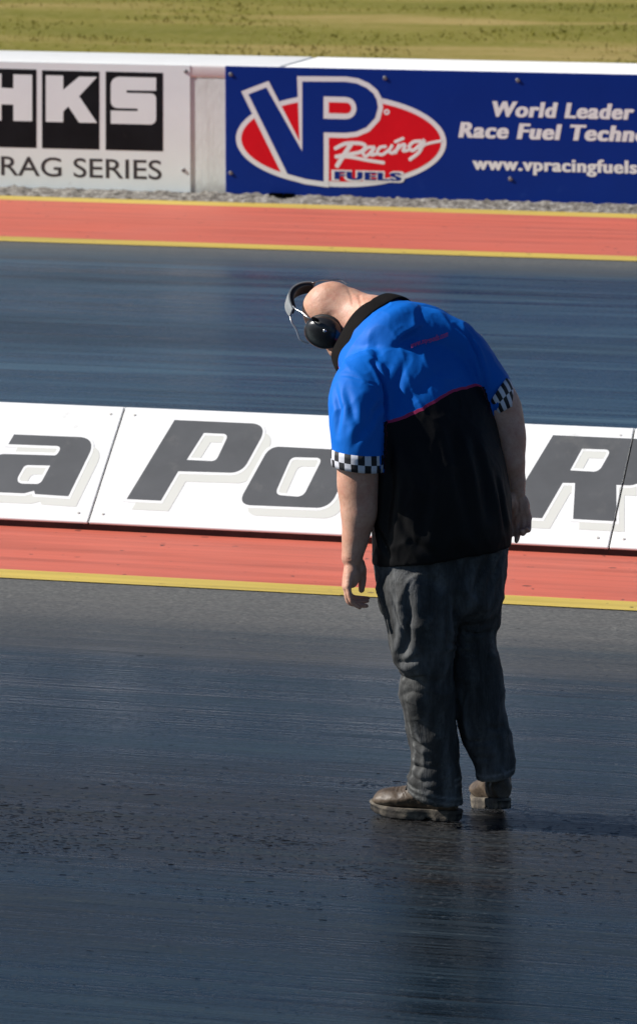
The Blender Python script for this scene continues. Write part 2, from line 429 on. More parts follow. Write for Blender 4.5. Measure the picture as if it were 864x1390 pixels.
Kk = [(62.5, 102.1), (86.1, 102.6), (86.1, 122), (107.6, 104), (132, 104.4), (107.6, 130.6), (132, 166.8), (107.6, 166.4), (93, 144.5), (86.1, 151.4), (86.1, 165.8), (62.5, 165.2)]
Ss = [(150.5, 104, 11), (212, 105.4), (212, 123.2), (172, 122.6), (172, 126), (212, 127, 7), (212, 169.2, 8), (150.5, 167.8), (150.5, 150), (187, 150.8), (187, 147.4), (150.5, 146.6, 9)]
for lp in (Hh, Kk, rounded(Ss)): paint(pl, 'letter', [lp], 2, M['board_white'], hks)
lettering(pl, 'lettering', 'DRAG SERIES', 'RAG SERIES', 1.9, 219.4, 237.5, 25.5, 1, M['sign_text'], hks, bold=.006)

vp, bx0, bx1, bz0, bz1 = board('advertising_sign', 'long dark blue sign with red oval racing fuel logo and white lettering', 305.8, 900, 1020, M['sign_blue'])
bolts(vp, [(313, 101), (313, 235), (522, 106), (692, 243), (702, 109)])
E = ellipse(462.7, 190.6, 142.5, 63.2, slope=.02); E2 = ellipse(462.7, 190.6, 135.3, 56, slope=.02)
paint(pl, 'logo_oval_outline', [E], 1, M['sign_white'], vp); paint(pl, 'logo_oval', [E2], 2, M['sign_red'], vp)
VP = [(337, 127.9), (361.3, 118.6), (410, 205.4), (410, 110.5), (469, 111), (484, 113.2), (497, 119), (506.5, 127), (511, 135.5), (512.6, 146), (508.7, 160), (497, 172.6), (483, 178.6), (469, 180.3), (439, 179.6), (439, 246.4), (415, 243), (390, 236)]
paint(pl, 'monogram_outline', [offset_poly(VP, 7)], 3, M['sign_white'], vp)
paint(pl, 'monogram', [VP], 4, M['sign_blue'], vp)
D1 = rounded([(439, 131), (483.5, 132, 15), (483.5, 162, 15), (439, 161)]); D2 = rounded([(446, 138.6), (476.5, 139.4, 7.5), (476.5, 154.2, 7.5), (446, 153.4)])
paint(pl, 'counter_outline', [D1], 5, M['sign_white'], vp); paint(pl, 'counter', [D2], 6, M['sign_red'], vp)
def q(*pts): return [(430 + a / 4.32, 80 + b / 4.32) for a, b in pts]
W_ = 5.0
script = [(q((200, 500), (160, 560), (118, 628)), 6), (q((108, 525), (170, 497), (255, 496), (284, 515), (255, 546), (185, 560), (112, 574)), W_),
          (q((112, 572), (200, 576), (300, 595), (390, 609)), W_ * .9),
          (q((335, 517), (295, 522), (270, 552), (288, 571), (322, 540), (338, 518), (318, 562), (352, 556)), 4.2),
          (q((402, 514), (370, 520), (354, 548), (380, 562), (420, 536)), 4.2),
          (q((440, 508), (424, 540), (440, 552), (462, 538)), 4.2), (q((458, 487), (505, 466)), 4),
          (q((480, 505), (460, 550)), 4.2), (q((466, 535), (500, 504), (517, 508), (505, 538), (532, 536)), 4.2),
          (q((605, 482), (565, 488), (541, 515), (560, 538), (600, 508), (628, 478), (600, 545), (545, 590)), 4.4),
          (q((600, 530), (640, 500), (728, 480)), 3.6)]
def pen(strokes, k, material, parent):
    bm = bmesh.new()
    for idx, (pts, wd) in enumerate(strokes):
        Q = pl.loop(pts); E = np.vstack([2 * Q[0] - Q[1], Q, 2 * Q[-1] - Q[-2]]); S = []
        for i in range(1, len(E) - 2):
            for t in np.linspace(0, 1, 8, endpoint=False):
                p0, p1, p2, p3 = E[i - 1:i + 3]
                S.append(.5 * ((2 * p1) + (-p0 + p2) * t + (2 * p0 - 5 * p1 + 4 * p2 - p3) * t * t + (-p0 + 3 * p1 - 3 * p2 + p3) * t ** 3))
        S.append(Q[-1]); S = np.array(S); T = np.gradient(S, axis=0); T /= np.linalg.norm(T, axis=1)[:, None] + 1e-9
        w = wd / 186.0 / 2; prev = None
        ends = [(S[0] - T[0] * w * .8, T[0], .35), (S[0] - T[0] * w * .45, T[0], .85)] + [(a_, b_, 1) for a_, b_ in zip(S, T)] + [(S[-1] + T[-1] * w * .45, T[-1], .85), (S[-1] + T[-1] * w * .8, T[-1], .35)]
        for n_, (c, t, f) in enumerate(ends):
            nn = np.array([-t[1], t[0]]); h = .0004 + idx * .00003 + n_ * .000002
            ring = [bm.verts.new((c[0] + nn[0] * x * w * f, c[1] + nn[1] * x * w * f, z * h)) for x, z in ((-1, 0), (-.9, 1), (.9, 1), (1, 0))]
            if prev:
                for a in range(3): bm.faces.new((prev[a], ring[a], ring[a + 1], prev[a + 1]))
            prev = ring
    bmesh.ops.recalc_face_normals(bm, faces=bm.faces)
    me = bpy.data.meshes.new('script_lettering'); bm.to_mesh(me); bm.free(); pl.place(me, k * LAYER, np.array(parent.location)); return link('script_lettering', me, material, parent, False)
pen(script, 3, M['sign_white'], vp)
lettering(pl, 'lettering_outline', 'FUELS', 'FUELS', 452.5, 545.5, 244.8, 14.5, 3.2, M['sign_white'], vp, bold=.03, spacing=1.16, heavy=.09)
lettering(pl, 'lettering', 'FUELS', 'FUELS', 455.5, 542.5, 243, 10.6, 5.6, M['sign_blue'], vp, bold=.01, spacing=1.19, heavy=.06)
paint(pl, 'registered_mark', [ellipse(524.5, 152, 4, 4, 20), ellipse(524.5, 152, 1.6, 1.6, 12)], 3, M['sign_white'], vp)
lettering(pl, 'lettering', 'World Leader in', 'World Leader', 668.7, 859, 157.5, 20.3, 1, M['sign_white'], vp, bold=.02, shear=.16, spacing=1.13, heavy=.042)
lettering(pl, 'lettering', 'Race Fuel Technology', 'Race Fuel Techn', 622.7, 859, 186.0, 20.5, 1, M['sign_white'], vp, bold=.02, shear=.16, spacing=1.13, heavy=.042)
lettering(pl, 'lettering', 'www.vpracingfuels.com', 'www.vpracingfuels', 641.3, 863.3, 229.5, 17.0, 1, M['sign_white'], vp, bold=.018, spacing=1.11, heavy=.036)

# ------------------------------------------------------------------ median barrier panels
pp = Plane(PB, (1, 0, 0), TD, TN)
XJ2 = Xj + (pp.to2(832, 709)[0] - pp.to2(122, 709)[0])
XJ2 = pp.to2(834, 704)[0]
PWID = XJ2 - Xj
def panel(x0, x1, label):
    r = empty('barrier_panel', ((x0 + x1) / 2, Y_bar, 0)); tag(r, label, 'barrier', 'panels of the low barrier between the lanes')
    w = (x1 - x0) / 2 - .0035
    bm = bmesh.new(); vs = box_bm(bm, -w, w, 0, TH, -.012, 0)
    bmesh.ops.bevel(bm, geom=bm.edges[:], offset=.003, segments=1, affect='EDGES')
    for v in bm.verts:
        p = TD * v.co.y + TN * v.co.z + PB - np.array([0, Y_bar, 0]); v.co = Vector((v.co.x, p[1], p[2]))
    from_bm('front_sheet', bm, M['panel_white'], r)
    # rear sheet of the A shape and the plinth it stands on
    yt = TILT[1]
    bm = bmesh.new()
    a = [(-w, yt + .016, TILT[2] + .03), (w, yt + .016, TILT[2] + .03), (w, 2 * yt + .03, .03), (-w, 2 * yt + .03, .03)]
    q0 = [bm.verts.new(v) for v in a]; q1 = [bm.verts.new((v[0], v[1] - .012, v[2] - .006)) for v in a]
    bm.faces.new(q0); bm.faces.new(q1[::-1])
    for i in range(4): bm.faces.new((q0[i], q1[i], q1[(i + 1) % 4], q0[(i + 1) % 4]))
    bmesh.ops.recalc_face_normals(bm, faces=bm.faces)
    from_bm('rear_sheet', bm, M['panel_white'], r)
    bm = bmesh.new(); box_bm(bm, -w - .003, w + .003, .012, 2 * yt, .002, .034); from_bm('plinth', bm, M['dark_gap'], r)
    for sx in (-1, 1):
        for yy in (.05, TH * .93):
            bm = bmesh.new(); r2 = bmesh.ops.create_cone(bm, cap_ends=True, segments=12, radius1=.007, radius2=.005, depth=.003)
            for v in r2['verts']:
                x, y, z = v.co; p = TD * (y + yy) + TN * (z + .0015) + PB - np.array([0, Y_bar, 0]); v.co = Vector((x + sx * (w - .05), p[1], p[2]))
            from_bm('screw', bm, M['screw'], r)
    return r
p0 = panel(Xj - PWID, Xj, 'white sloping barrier panel carrying the grey letter a, left of the others')
p1 = panel(Xj, XJ2, 'white sloping barrier panel with large grey letters behind the bent man')
p2 = panel(XJ2, XJ2 + PWID, 'white sloping barrier panel at the right edge with the end of the R')
P_o = rounded([(237, 570.4), (364.5, 576, 13), (328, 642.5, 24), (242, 640), (218.5, 680), (172, 677.8)])
P_i = rounded([(276.7, 588), (310.5, 589.5, 5), (293, 626.5, 9), (253.5, 624.5)])
o_o = rounded([(366, 606, 20), (484, 612, 14), (447, 690.5, 26), (322, 685.5, 10)])
o_i = rounded([(395, 620.8, 9), (437.5, 622, 5), (411, 675, 12), (372.5, 672, 6)])
a_o = rounded([(19.4, 590), (132, 594.5, 14), (93, 674), (47.8, 671), (46.7, 666.5), (33, 670), (-30, 667.5, 11), (-4, 616.2, 15), (77, 618.6, 6), (84.5, 606, 6), (11.7, 603.3)])
a_i = rounded([(34, 631.5, 7), (68.5, 632.3), (55, 657.4, 9), (19.5, 656.6, 7)])
R_o = rounded([(750, 591), (898, 597.6, 13), (869, 660, 24), (835.7, 658.5), (835.7, 708), (777, 704.8), (779.8, 656), (762.8, 655.8), (735, 703.8), (683, 701.5)])
R_i = rounded([(789, 609.4), (829, 610.8, 5), (812, 641, 12), (773, 638.8)])
def clipX(o, xw, keep_left):
    """cut a letter at the panel joint"""
    bm = bmesh.new(); bm.from_mesh(o.data)
    bmesh.ops.bisect_plane(bm, geom=bm.verts[:] + bm.edges[:] + bm.faces[:], plane_co=Vector((xw - o.parent.location.x, 0, 0)), plane_no=Vector((1, 0, 0)),
                           clear_outer=keep_left, clear_inner=not keep_left)
    bm.to_mesh(o.data); bm.free()
def letter(outer, inner, par, shift=(0, 0), cut=None):
    sh = np.array(shift); o_, i_ = outer + sh, inner + sh; so = np.array((9.5, 12.5))
    a = paint(pp, 'letter_drop_shadow', [offset_poly(o_, 1.5) + so, i_ + so], 1, M['panel_shadow'], par, .0004)
    b = paint(pp, 'letter_outline', [offset_poly(o_, 3.6), offset_poly(i_, -3.2)], 2, M['panel_white'], par, .0004)
    c = paint(pp, 'letter', [o_, i_], 3, M['panel_grey'], par, .0004)
    if cut:
        for x in (a, b, c): clipX(x, *cut)
letter(a_o, a_i, p0)
letter(P_o, P_i, p1); letter(o_o, o_i, p1)
letter(R_o, R_i, p1, cut=(XJ2 - .0045, True)); letter(R_o, R_i, p2, cut=(XJ2 + .0045, False))
letter(a_o, a_i, p2, (888, 41))
letter(a_o, a_i, p0, (-152, -6))

# ------------------------------------------------------------------ grass
def m_grass(leaf=False):
    m, nt, b = mat('grass_blade' if leaf else 'dry_grass'); v = coords(nt)
    band = noise_tex(nt, coords(nt, (.11, .62, 1)), 1.0, 6, .62)
    c = ramp(nt, band, [(.40, (.14, .135, .018)), (.53, (.185, .165, .028)), (.62, (.29, .22, .07)), (.74, (.40, .30, .12))])
    c = mixc(nt, ramp(nt, noise_tex(nt, v, 9, 4, .7), [(.45, 0), (.8, .4)]), c, (.38, .30, .12))
    L(nt, c, b.inputs['Base Color']); b.inputs['Roughness'].default_value = .8; b.inputs['Specular IOR Level'].default_value = .15
    if leaf:
        tr = N(nt, 'ShaderNodeBsdfTranslucent'); mx = N(nt, 'ShaderNodeMixShader'); mx.inputs[0].default_value = .55
        L(nt, c, tr.inputs['Color']); L(nt, b.outputs[0], mx.inputs[1]); L(nt, tr.outputs[0], mx.inputs[2])
        L(nt, mx.outputs[0], nt.nodes['Material Output'].inputs['Surface'])
    else: bump(nt, b, noise_tex(nt, v, 14, 5, .7), .5, .03)
    return m
M['grass'] = m_grass(); M['blade'] = m_grass(True)
def bank(y): t = max(0, y - WB - .3); return .0 + .035 * t
gx0, gx1, gy1 = -60, 50, WB + 60
vs, fs = [], []; nx, ny = 60, 60
ys = WB + np.linspace(0, 1, ny) ** 1.6 * 60
for i in range(nx):
    for j in range(ny):
        x = gx0 + (gx1 - gx0) * i / (nx - 1); vs.append((x, ys[j], bank(ys[j]) + .06 * mn.noise((x * .5, ys[j] * .8, 0))))
for i in range(nx - 1):
    for j in range(ny - 1): a = i * ny + j; fs.append((a, a + ny, a + ny + 1, a + 1))
tag(mesh('grass_bank', vs, fs, M['grass'], None, True), kind='structure')
def blades(n=28000):
    c = hit_z(0, 75, 0); y0, y1 = WB + .1, WB + 24
    y = np.random.uniform(y0, y1, n); xc = -math.tan(PSI) * y
    x = xc + np.random.uniform(-.5, .5, n) * (.165 * y + 2)
    a = np.random.uniform(0, math.pi * 2, n); h = np.random.gamma(3, .005, n) + .006; w = np.random.uniform(.008, .018, n)
    lean = np.random.normal(0, .45, (n, 2)) * h[:, None]
    z = np.array([bank(t) + .06 * mn.noise((xx * .5, t * .8, 0)) for xx, t in zip(x, y)]) - .01
    V = np.zeros((n, 3, 3)); dx = np.cos(a) * w; dy = np.sin(a) * w
    V[:, 0] = np.stack([x - dx, y - dy, z], 1); V[:, 1] = np.stack([x + dx, y + dy, z], 1); V[:, 2] = np.stack([x + lean[:, 0], y + lean[:, 1], z + h], 1)
    me = bpy.data.meshes.new('grass'); me.vertices.add(3 * n); me.vertices.foreach_set('co', V.reshape(-1))
    me.loops.add(3 * n); me.loops.foreach_set('vertex_index', np.arange(3 * n)); me.polygons.add(n); me.polygons.foreach_set('loop_start', np.arange(0, 3 * n, 3))
    me.update(calc_edges=True); me.validate()
    o = link('grass', me, M['blade'], None, False); tag(o, 'patchy green and straw coloured grass beyond the white wall', 'grass', kind='stuff')
blades()

# ------------------------------------------------------------------ rubber crumbs lying on the lane
def crumbs():
    bm = bmesh.new()
    def add(x, y, s, el):
        r = bmesh.ops.create_icosphere(bm, subdivisions=1, radius=1.0); a = random.gauss(0, .12)
        for v in r['verts']:
            q_ = v.co * random.uniform(.6, 1.2); px, py = q_.x * s * el, q_.y * s
            v.co = Vector((x + px * math.cos(a) - py * math.sin(a), y + px * math.sin(a) + py * math.cos(a), -.004 + max(-.0005, q_.z * s * .3 + s * .12)))
    cl = [(random.uniform(-30, 900), random.gauss(0, 34), random.uniform(.4, 1.6)) for _ in range(30)]
    for i in range(2600):
        t = random.random(); big = .0021
        if t < .5:
            c_ = random.choice(cl); px = c_[0] + random.gauss(0, 60 * c_[2]); py = 1112 + .05 * px + c_[1] + random.gauss(0, 6 * c_[2])
        elif t < .9: px = 900 * random.random() ** 1.3 - 40; py = random.gauss(1112 + .06 * px, 36)
        else: px, py = random.uniform(-40, 900), random.uniform(850, 1400); big = .0016
        p = hit_z(px, py); add(p[0], p[1], random.uniform(.0006, big) * (1.7 if random.random() < .06 else 1), random.uniform(1.5, 8))
    o = from_bm('rubber_crumbs', bm, M['rubber'], None, True); tag(o, 'small dark crumbs of tyre rubber scattered over the near lane', 'rubber debris', kind='stuff')
crumbs()
# ------------------------------------------------------------------ the person (local axes: x = right, y = away, z = up)
ORG = hit_z(600, 1118, 0)
CL = np.array([np.dot(CAMP - ORG, RX), np.dot(CAMP - ORG, FW), H])
def P(px, py, v=0.0):
    x = (px - CX) / FPX; y = -(py - CY) / FPX
    d = np.array([x, cp + y * sp, -sp + y * cp]); t = (v - CL[1]) / d[1]
    return CL + d * t
def to_px(A):
    d = A - CL; z = d[:, 1] * cp - d[:, 2] * sp; yy = d[:, 1] * sp + d[:, 2] * cp
    return np.stack([CX + FPX * d[:, 0] / z, CY - FPX * yy / z], 1)
PXM = 1 / 438.0
def nrm(a): a = np.array(a, float); return a / (np.linalg.norm(a) + 1e-12)

class Soup:
    def __init__(s): s.v = []; s.f = []
    def rings(s, R, cap=True):
        n = len(R[0]); b = len(s.v)
        for r in R: s.v += [tuple(x) for x in r]
        for i in range(len(R) - 1):
            for j in range(n):
                a = b + i * n; k = (j + 1) % n
                s.f.append((a + j, a + k, a + n + k, a + n + j))
        if cap:
            for i, flip in ((0, True), (len(R) - 1, False)):
                c = len(s.v); s.v.append(tuple(np.mean(R[i], 0))); a = b + i * n
                for j in range(n):
                    k = (j + 1) % n
                    s.f.append((c, a + k, a + j) if flip else (c, a + j, a + k))
    def tube(s, pts, rad, n=32, flat=None, ends=True):
        """round tube through pts; rad per point; flat = (direction, factor) squashes it along a direction; rounded ends"""
        pts = [np.array(p, float) for p in pts]; Q, R_ = [], []
        E = [2 * pts[0] - pts[1]] + pts + [2 * pts[-1] - pts[-2]]; rr = [rad[0]] + list(rad) + [rad[-1]]
        for i in range(1, len(E) - 2):
            for t in np.linspace(0, 1, 5, endpoint=False):
                p0, p1, p2, p3 = E[i - 1:i + 3]
                Q.append(.5 * ((2 * p1) + (-p0 + p2) * t + (2 * p0 - 5 * p1 + 4 * p2 - p3) * t * t + (-p0 + 3 * p1 - 3 * p2 + p3) * t ** 3))
                tt = t * t * (3 - 2 * t); R_.append(rr[i] * (1 - tt) + rr[i + 1] * tt)
        Q.append(pts[-1]); R_.append(rad[-1])
        if ends:
            t0 = nrm(Q[0] - Q[1]); t1 = nrm(Q[-1] - Q[-2])
            A = [(Q[0] + t0 * R_[0] * math.sin(a), R_[0] * max(.05, math.cos(a))) for a in (1.45, 1.1, .7, .35)]
            B = [(Q[-1] + t1 * R_[-1] * math.sin(a), R_[-1] * max(.05, math.cos(a))) for a in (.35, .7, 1.1, 1.45)]
            Q = [a for a, _ in A] + Q + [b for b, _ in B]; R_ = [a for _, a in A] + R_ + [b for _, b in B]
        up = None; rings = []
        for i in range(len(Q)):
            t = nrm(Q[min(i + 1, len(Q) - 1)] - Q[max(i - 1, 0)])
            if up is None:
                up = np.array([0, 0, 1.0]) if abs(t[2]) < .9 else np.array([0, 1.0, 0])
            a = nrm(up - t * np.dot(up, t)); b = np.cross(t, a); up = a
            th = np.linspace(0, 2 * math.pi, n, endpoint=False)
            ring = np.cos(th)[:, None] * a + np.sin(th)[:, None] * b
            if flat is not None:
                fd = nrm(flat[0]); ring = ring - np.outer(ring @ fd, fd) * (1 - flat[1])
            rings.append(Q[i] + ring * R_[i])
        s.rings(rings)
    def ell(s, c, A, B, C, n=64, m=40):
        """ellipsoid: centre c and three half axis vectors"""
        c, A, B, C = map(lambda q_: np.array(q_, float), (c, A, B, C)); R = []
        for i in range(m + 1):
            f = math.pi * (i + .02 * (i == 0) - .02 * (i == m)) / m
            th = np.linspace(0, 2 * math.pi, n, endpoint=False)
            R.append(c - C * math.cos(f) + math.sin(f) * (np.cos(th)[:, None] * A + np.sin(th)[:, None] * B))
        s.rings(R)
    def make(s, name, material=None, parent=None, smooth=True):
        return mesh(name, s.v, s.f, material, parent, smooth)

def silhouette_rings(S, n=40, p=2.0):
    """S: list of (Lx, Ly, Rx, Ry, v, d[, vL, vR]): loft ring from the left to the right outline, half depth d, about depth v"""
    R = []; C = [(P(s_[0], s_[1], s_[4] + (s_[6] if len(s_) > 6 else 0)) + P(s_[2], s_[3], s_[4] + (s_[7] if len(s_) > 7 else 0))) / 2 for s_ in S]
    for i, s_ in enumerate(S):
        l = P(s_[0], s_[1], s_[4] + (s_[6] if len(s_) > 6 else 0)); r = P(s_[2], s_[3], s_[4] + (s_[7] if len(s_) > 7 else 0))
        A = (r - l) / 2; ax = nrm(C[min(i + 1, len(S) - 1)] - C[max(i - 1, 0)])
        B = np.cross(ax, A); B = nrm(B) * s_[5]
        if B[1] < 0: B = -B
        th = np.linspace(0, 2 * math.pi, n, endpoint=False)
        ct = np.sign(np.cos(th)) * np.abs(np.cos(th)) ** (2 / p); st = np.sign(np.sin(th)) * np.abs(np.sin(th)) ** (2 / p)
        R.append(C[i] + ct[:, None] * A + st[:, None] * B)
    return R
def smooth_rings(R, k=4):
    """Catmull-Rom between rings"""
    R = [np.array(r) for r in R]; E = [2 * R[0] - R[1]] + R + [2 * R[-1] - R[-2]]; out = []
    for i in range(1, len(E) - 2):
        for t in np.linspace(0, 1, k, endpoint=False):
            p0, p1, p2, p3 = E[i - 1:i + 3]
            out.append(.5 * ((2 * p1) + (-p0 + p2) * t + (2 * p0 - 5 * p1 + 4 * p2 - p3) * t * t + (-p0 + 3 * p1 - 3 * p2 + p3) * t ** 3))
    out.append(R[-1]); return out
def remesh(soup, name, voxel, it=4, fac=.5):
    o = soup.make('tmp'); md = o.modifiers.new('r', 'REMESH'); md.mode = 'VOXEL'; md.voxel_size = voxel; md.use_smooth_shade = True
    s_ = o.modifiers.new('s', 'SMOOTH'); s_.iterations = it; s_.factor = fac
    dg = bpy.context.evaluated_depsgraph_get(); dg.update()
    me = bpy.data.meshes.new_from_object(o.evaluated_get(dg)); old = o.data; bpy.data.objects.remove(o); bpy.data.meshes.remove(old)
    me.name = name; return me
def get_co(me): a = np.empty(len(me.vertices) * 3); me.vertices.foreach_get('co', a); return a.reshape(-1, 3)
def get_no(me): a = np.empty(len(me.vertices) * 3); me.vertices.foreach_get('normal', a); return a.reshape(-1, 3)
def set_co(me, A): me.vertices.foreach_set('co', A.reshape(-1)); me.update()
def attr(me, name, val): a = me.attributes.new(name, 'FLOAT', 'POINT'); a.data.foreach_set('value', np.asarray(val, np.float32))
def seg_dist(Q, poly):
    """distance of 2D/3D points to a polyline, and the parameter along it"""
    poly = np.array(poly, float); best = np.full(len(Q), 1e9); par = np.zeros(len(Q)); n = len(poly) - 1
    for i in range(n):
        a, b = poly[i], poly[i + 1]; ab = b - a; t = np.clip(((Q - a) @ ab) / (ab @ ab), 0, 1)
        d = np.linalg.norm(Q - (a + t[:, None] * ab), axis=1); m = d < best; best[m] = d[m]; par[m] = (i + t[m]) / n
    return best, par
def fbm(A, sc, off=0.0):
    return np.array([mn.noise((p[0] * sc[0] + off, p[1] * sc[1], p[2] * sc[2])) for p in A])
def creases(me, folds, facing=True):
    """cloth folds: each (points in 3D, half width m, depth m): a groove with a soft ridge on both sides"""
    A = get_co(me); Nn = get_no(me); disp = np.zeros(len(A))
    for pts, w_, dp in folds:
        d, t = seg_dist(A, pts); e = np.sin(np.clip(t, 0.02, .98) * math.pi) ** .5
        disp += e * (-dp * np.exp(-(d / w_) ** 2) + dp * .45 * np.exp(-((d - 2.1 * w_) / (w_ * 1.1)) ** 2))
    set_co(me, A + Nn * disp[:, None])
def front(me_pts, px, py, me_co, tree):
    pass
def surf(me):
    """returns f(px, py): the point of the mesh seen at that photo pixel"""
    from mathutils.bvhtree import BVHTree
    A = get_co(me); tree = BVHTree.FromPolygons([tuple(a) for a in A], [tuple(p.vertices) for p in me.polygons])
    def f(px, py):
        x = (px - CX) / FPX; y = -(py - CY) / FPX; d = Vector((x, cp + y * sp, -sp + y * cp)).normalized()
        h = tree.ray_cast(Vector(CL), d); 
        return np.array(h[0]) if h[0] is not None else P(px, py, 0)
    f.tree = tree
    return f

# ---- materials
def m_skin():
    m, nt, b = mat('skin'); v = coords(nt)
    c = ramp(nt, noise_tex(nt, v, 14, 6, .65), [(.3, (.49, .24, .155)), (.5, (.57, .32, .22)), (.7, (.63, .39, .285))])
    c = mixc(nt, ramp(nt, noise_tex(nt, v, 90, 4, .7), [(.5, 0), (.7, .4)]), c, (.36, .15, .10))
    c = mixc(nt, ramp(nt, noise_tex(nt, v, 23, 5, .65), [(.48, 0), (.7, .45)]), c, (.50, .19, .14))
    L(nt, c, b.inputs['Base Color']); b.inputs['Roughness'].default_value = .5; b.inputs['Specular IOR Level'].default_value = .4
    b.inputs['Subsurface Weight'].default_value = .12; b.inputs['Subsurface Radius'].default_value = (.012, .005, .003); b.inputs['Subsurface Scale'].default_value = 1.0
    bump(nt, b, mathn(nt, 'ADD', noise_tex(nt, v, 260, 4, .6), mathn(nt, 'MULTIPLY', noise_tex(nt, v, 45, 4, .6), 1.5)), .3, .003); return m
def m_shirt():
    m, nt, b = mat('two_tone_shirt_cloth'); v = coords(nt)
    ya = N(nt, 'ShaderNodeAttribute', attribute_name='yoke').outputs['Fac']; pa = N(nt, 'ShaderNodeAttribute', attribute_name='piping').outputs['Fac']
    blue = ramp(nt, noise_tex(nt, v, 5, 4, .5), [(.3, (.001, .105, .46)), (.7, (.0015, .13, .54))])
    black = ramp(nt, noise_tex(nt, v, 6, 4, .5), [(.3, (.0035, .0032, .0035)), (.7, (.006, .0055, .0055))])
    up = mathn(nt, 'GREATER_THAN', ya, 0.0)
    c = mixc(nt, up, black, blue)
    pipe = mathn(nt, 'LESS_THAN', mathn(nt, 'ABSOLUTE', mathn(nt, 'ADD', pa, .0005)), .0026)
    c = mixc(nt, pipe, c, (.38, .03, .10))
    L(nt, c, b.inputs['Base Color']); b.inputs['Roughness'].default_value = .6; b.inputs['Specular IOR Level'].default_value = .16
    b.inputs['Sheen Weight'].default_value = .0
    wv = noise_tex(nt, v, 420, 2, .5); sf = noise_tex(nt, coords(nt, (1, 1, .35)), 16, 5, .55)
    bump(nt, b, mathn(nt, 'ADD', mathn(nt, 'MULTIPLY', wv, .05), sf), .35, .006); return m
def m_denim():
    m, nt, b = mat('faded_charcoal_denim'); v = coords(nt)
    f = noise_tex(nt, coords(nt, (1, 1, .25)), 12, 6, .65); g = noise_tex(nt, coords(nt, (1, 1, .06)), 260, 3, .6)
    c = ramp(nt, f, [(.3, (.015, .0145, .0135)), (.5, (.040, .040, .039)), (.72, (.125, .128, .13))])
    c = mixc(nt, ramp(nt, g, [(.5, 0), (.75, .28)]), c, (.11, .112, .11))
    st = N(nt, 'ShaderNodeAttribute', attribute_name='wear').outputs['Fac']
    c = mixc(nt, mathn(nt, 'MULTIPLY', st, ramp(nt, noise_tex(nt, v, 70, 4, .7), [(.35, .1), (.6, 1)]), True), c, (.27, .27, .255))
    L(nt, c, b.inputs['Base Color']); b.inputs['Roughness'].default_value = .85; b.inputs['Specular IOR Level'].default_value = .2
    bump(nt, b, mathn(nt, 'ADD', g, mathn(nt, 'MULTIPLY', noise_tex(nt, v, 22, 5, .6), 1.5)), .45, .005); return m
def m_check():
    m, nt, b = mat('checkered_cuff_cloth')
    tc = N(nt, 'ShaderNodeUVMap'); ck = N(nt, 'ShaderNodeTexChecker'); ck.inputs['Scale'].default_value = 1.0
    ck.inputs['Color1'].default_value = (.62, .62, .66, 1); ck.inputs['Color2'].default_value = (.008, .008, .01, 1)
    L(nt, tc.outputs[0], ck.inputs['Vector']); L(nt, ck.outputs[0], b.inputs['Base Color']); b.inputs['Roughness'].default_value = .7
    bump(nt, b, noise_tex(nt, coords(nt), 60, 4, .6), .3, .003); return m
def m_leather():
    m, nt, b = mat('worn_brown_leather'); v = coords(nt)
    c = ramp(nt, noise_tex(nt, v, 16, 7, .68), [(.3, (.022, .015, .010)), (.5, (.068, .046, .029)), (.72, (.15, .113, .078))])
    L(nt, c, b.inputs['Base Color']); b.inputs['Roughness'].default_value = .5; b.inputs['Specular IOR Level'].default_value = .35
    bump(nt, b, noise_tex(nt, v, 45, 6, .65), .4, .004); return m
def sole_underside_shade():  # faces turned down are coloured dark as shade, the rest keeps its dust
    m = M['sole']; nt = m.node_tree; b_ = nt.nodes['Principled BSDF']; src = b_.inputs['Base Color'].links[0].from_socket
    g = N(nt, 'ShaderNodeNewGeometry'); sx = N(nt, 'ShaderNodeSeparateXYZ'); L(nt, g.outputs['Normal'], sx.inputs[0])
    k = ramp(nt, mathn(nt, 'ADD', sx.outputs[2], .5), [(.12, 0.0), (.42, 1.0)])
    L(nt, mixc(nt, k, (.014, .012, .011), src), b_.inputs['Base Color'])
M['skin'] = m_skin(); M['shirt'] = m_shirt(); M['denim'] = m_denim(); M['check'] = m_check(); M['leather'] = m_leather()
M['sole'] = simple('worn_sole_rubber', (.045, .037, .029), .8, .35, 22, bumpS=.5, bscale=70, dirt=((.17, .142, .105), 16, .46, .64))
sole_underside_shade()
M['collar'] = simple('black_collar_cloth', (.009, .0078, .0075), .9, .3, 10, bumpS=.4, bscale=60, spec=.08)
M['lace'] = simple('dark_lace', (.02, .017, .014), .8)
M['thread'] = simple('pink_thread', (.60, .06, .22), .7)

person = empty('person', tuple(ORG), PSI)
tag(person, 'bald heavyset man in a blue and black shirt bending forward to inspect the track', 'person')

# ---- head frame
Le = P(438, 444, .33); Re = P(465, 411, .47)
HC = (Le + Re) / 2
HR = nrm(Re - Le); HU = np.array([-.93, .10, .38]); HU = nrm(HU - HR * np.dot(HU, HR)); HF = np.cross(HU, HR)
def hd(r, f, u): return HC + HR * r + HF * f + HU * u
NB = P(520, 447, .27)                              # base of the neck

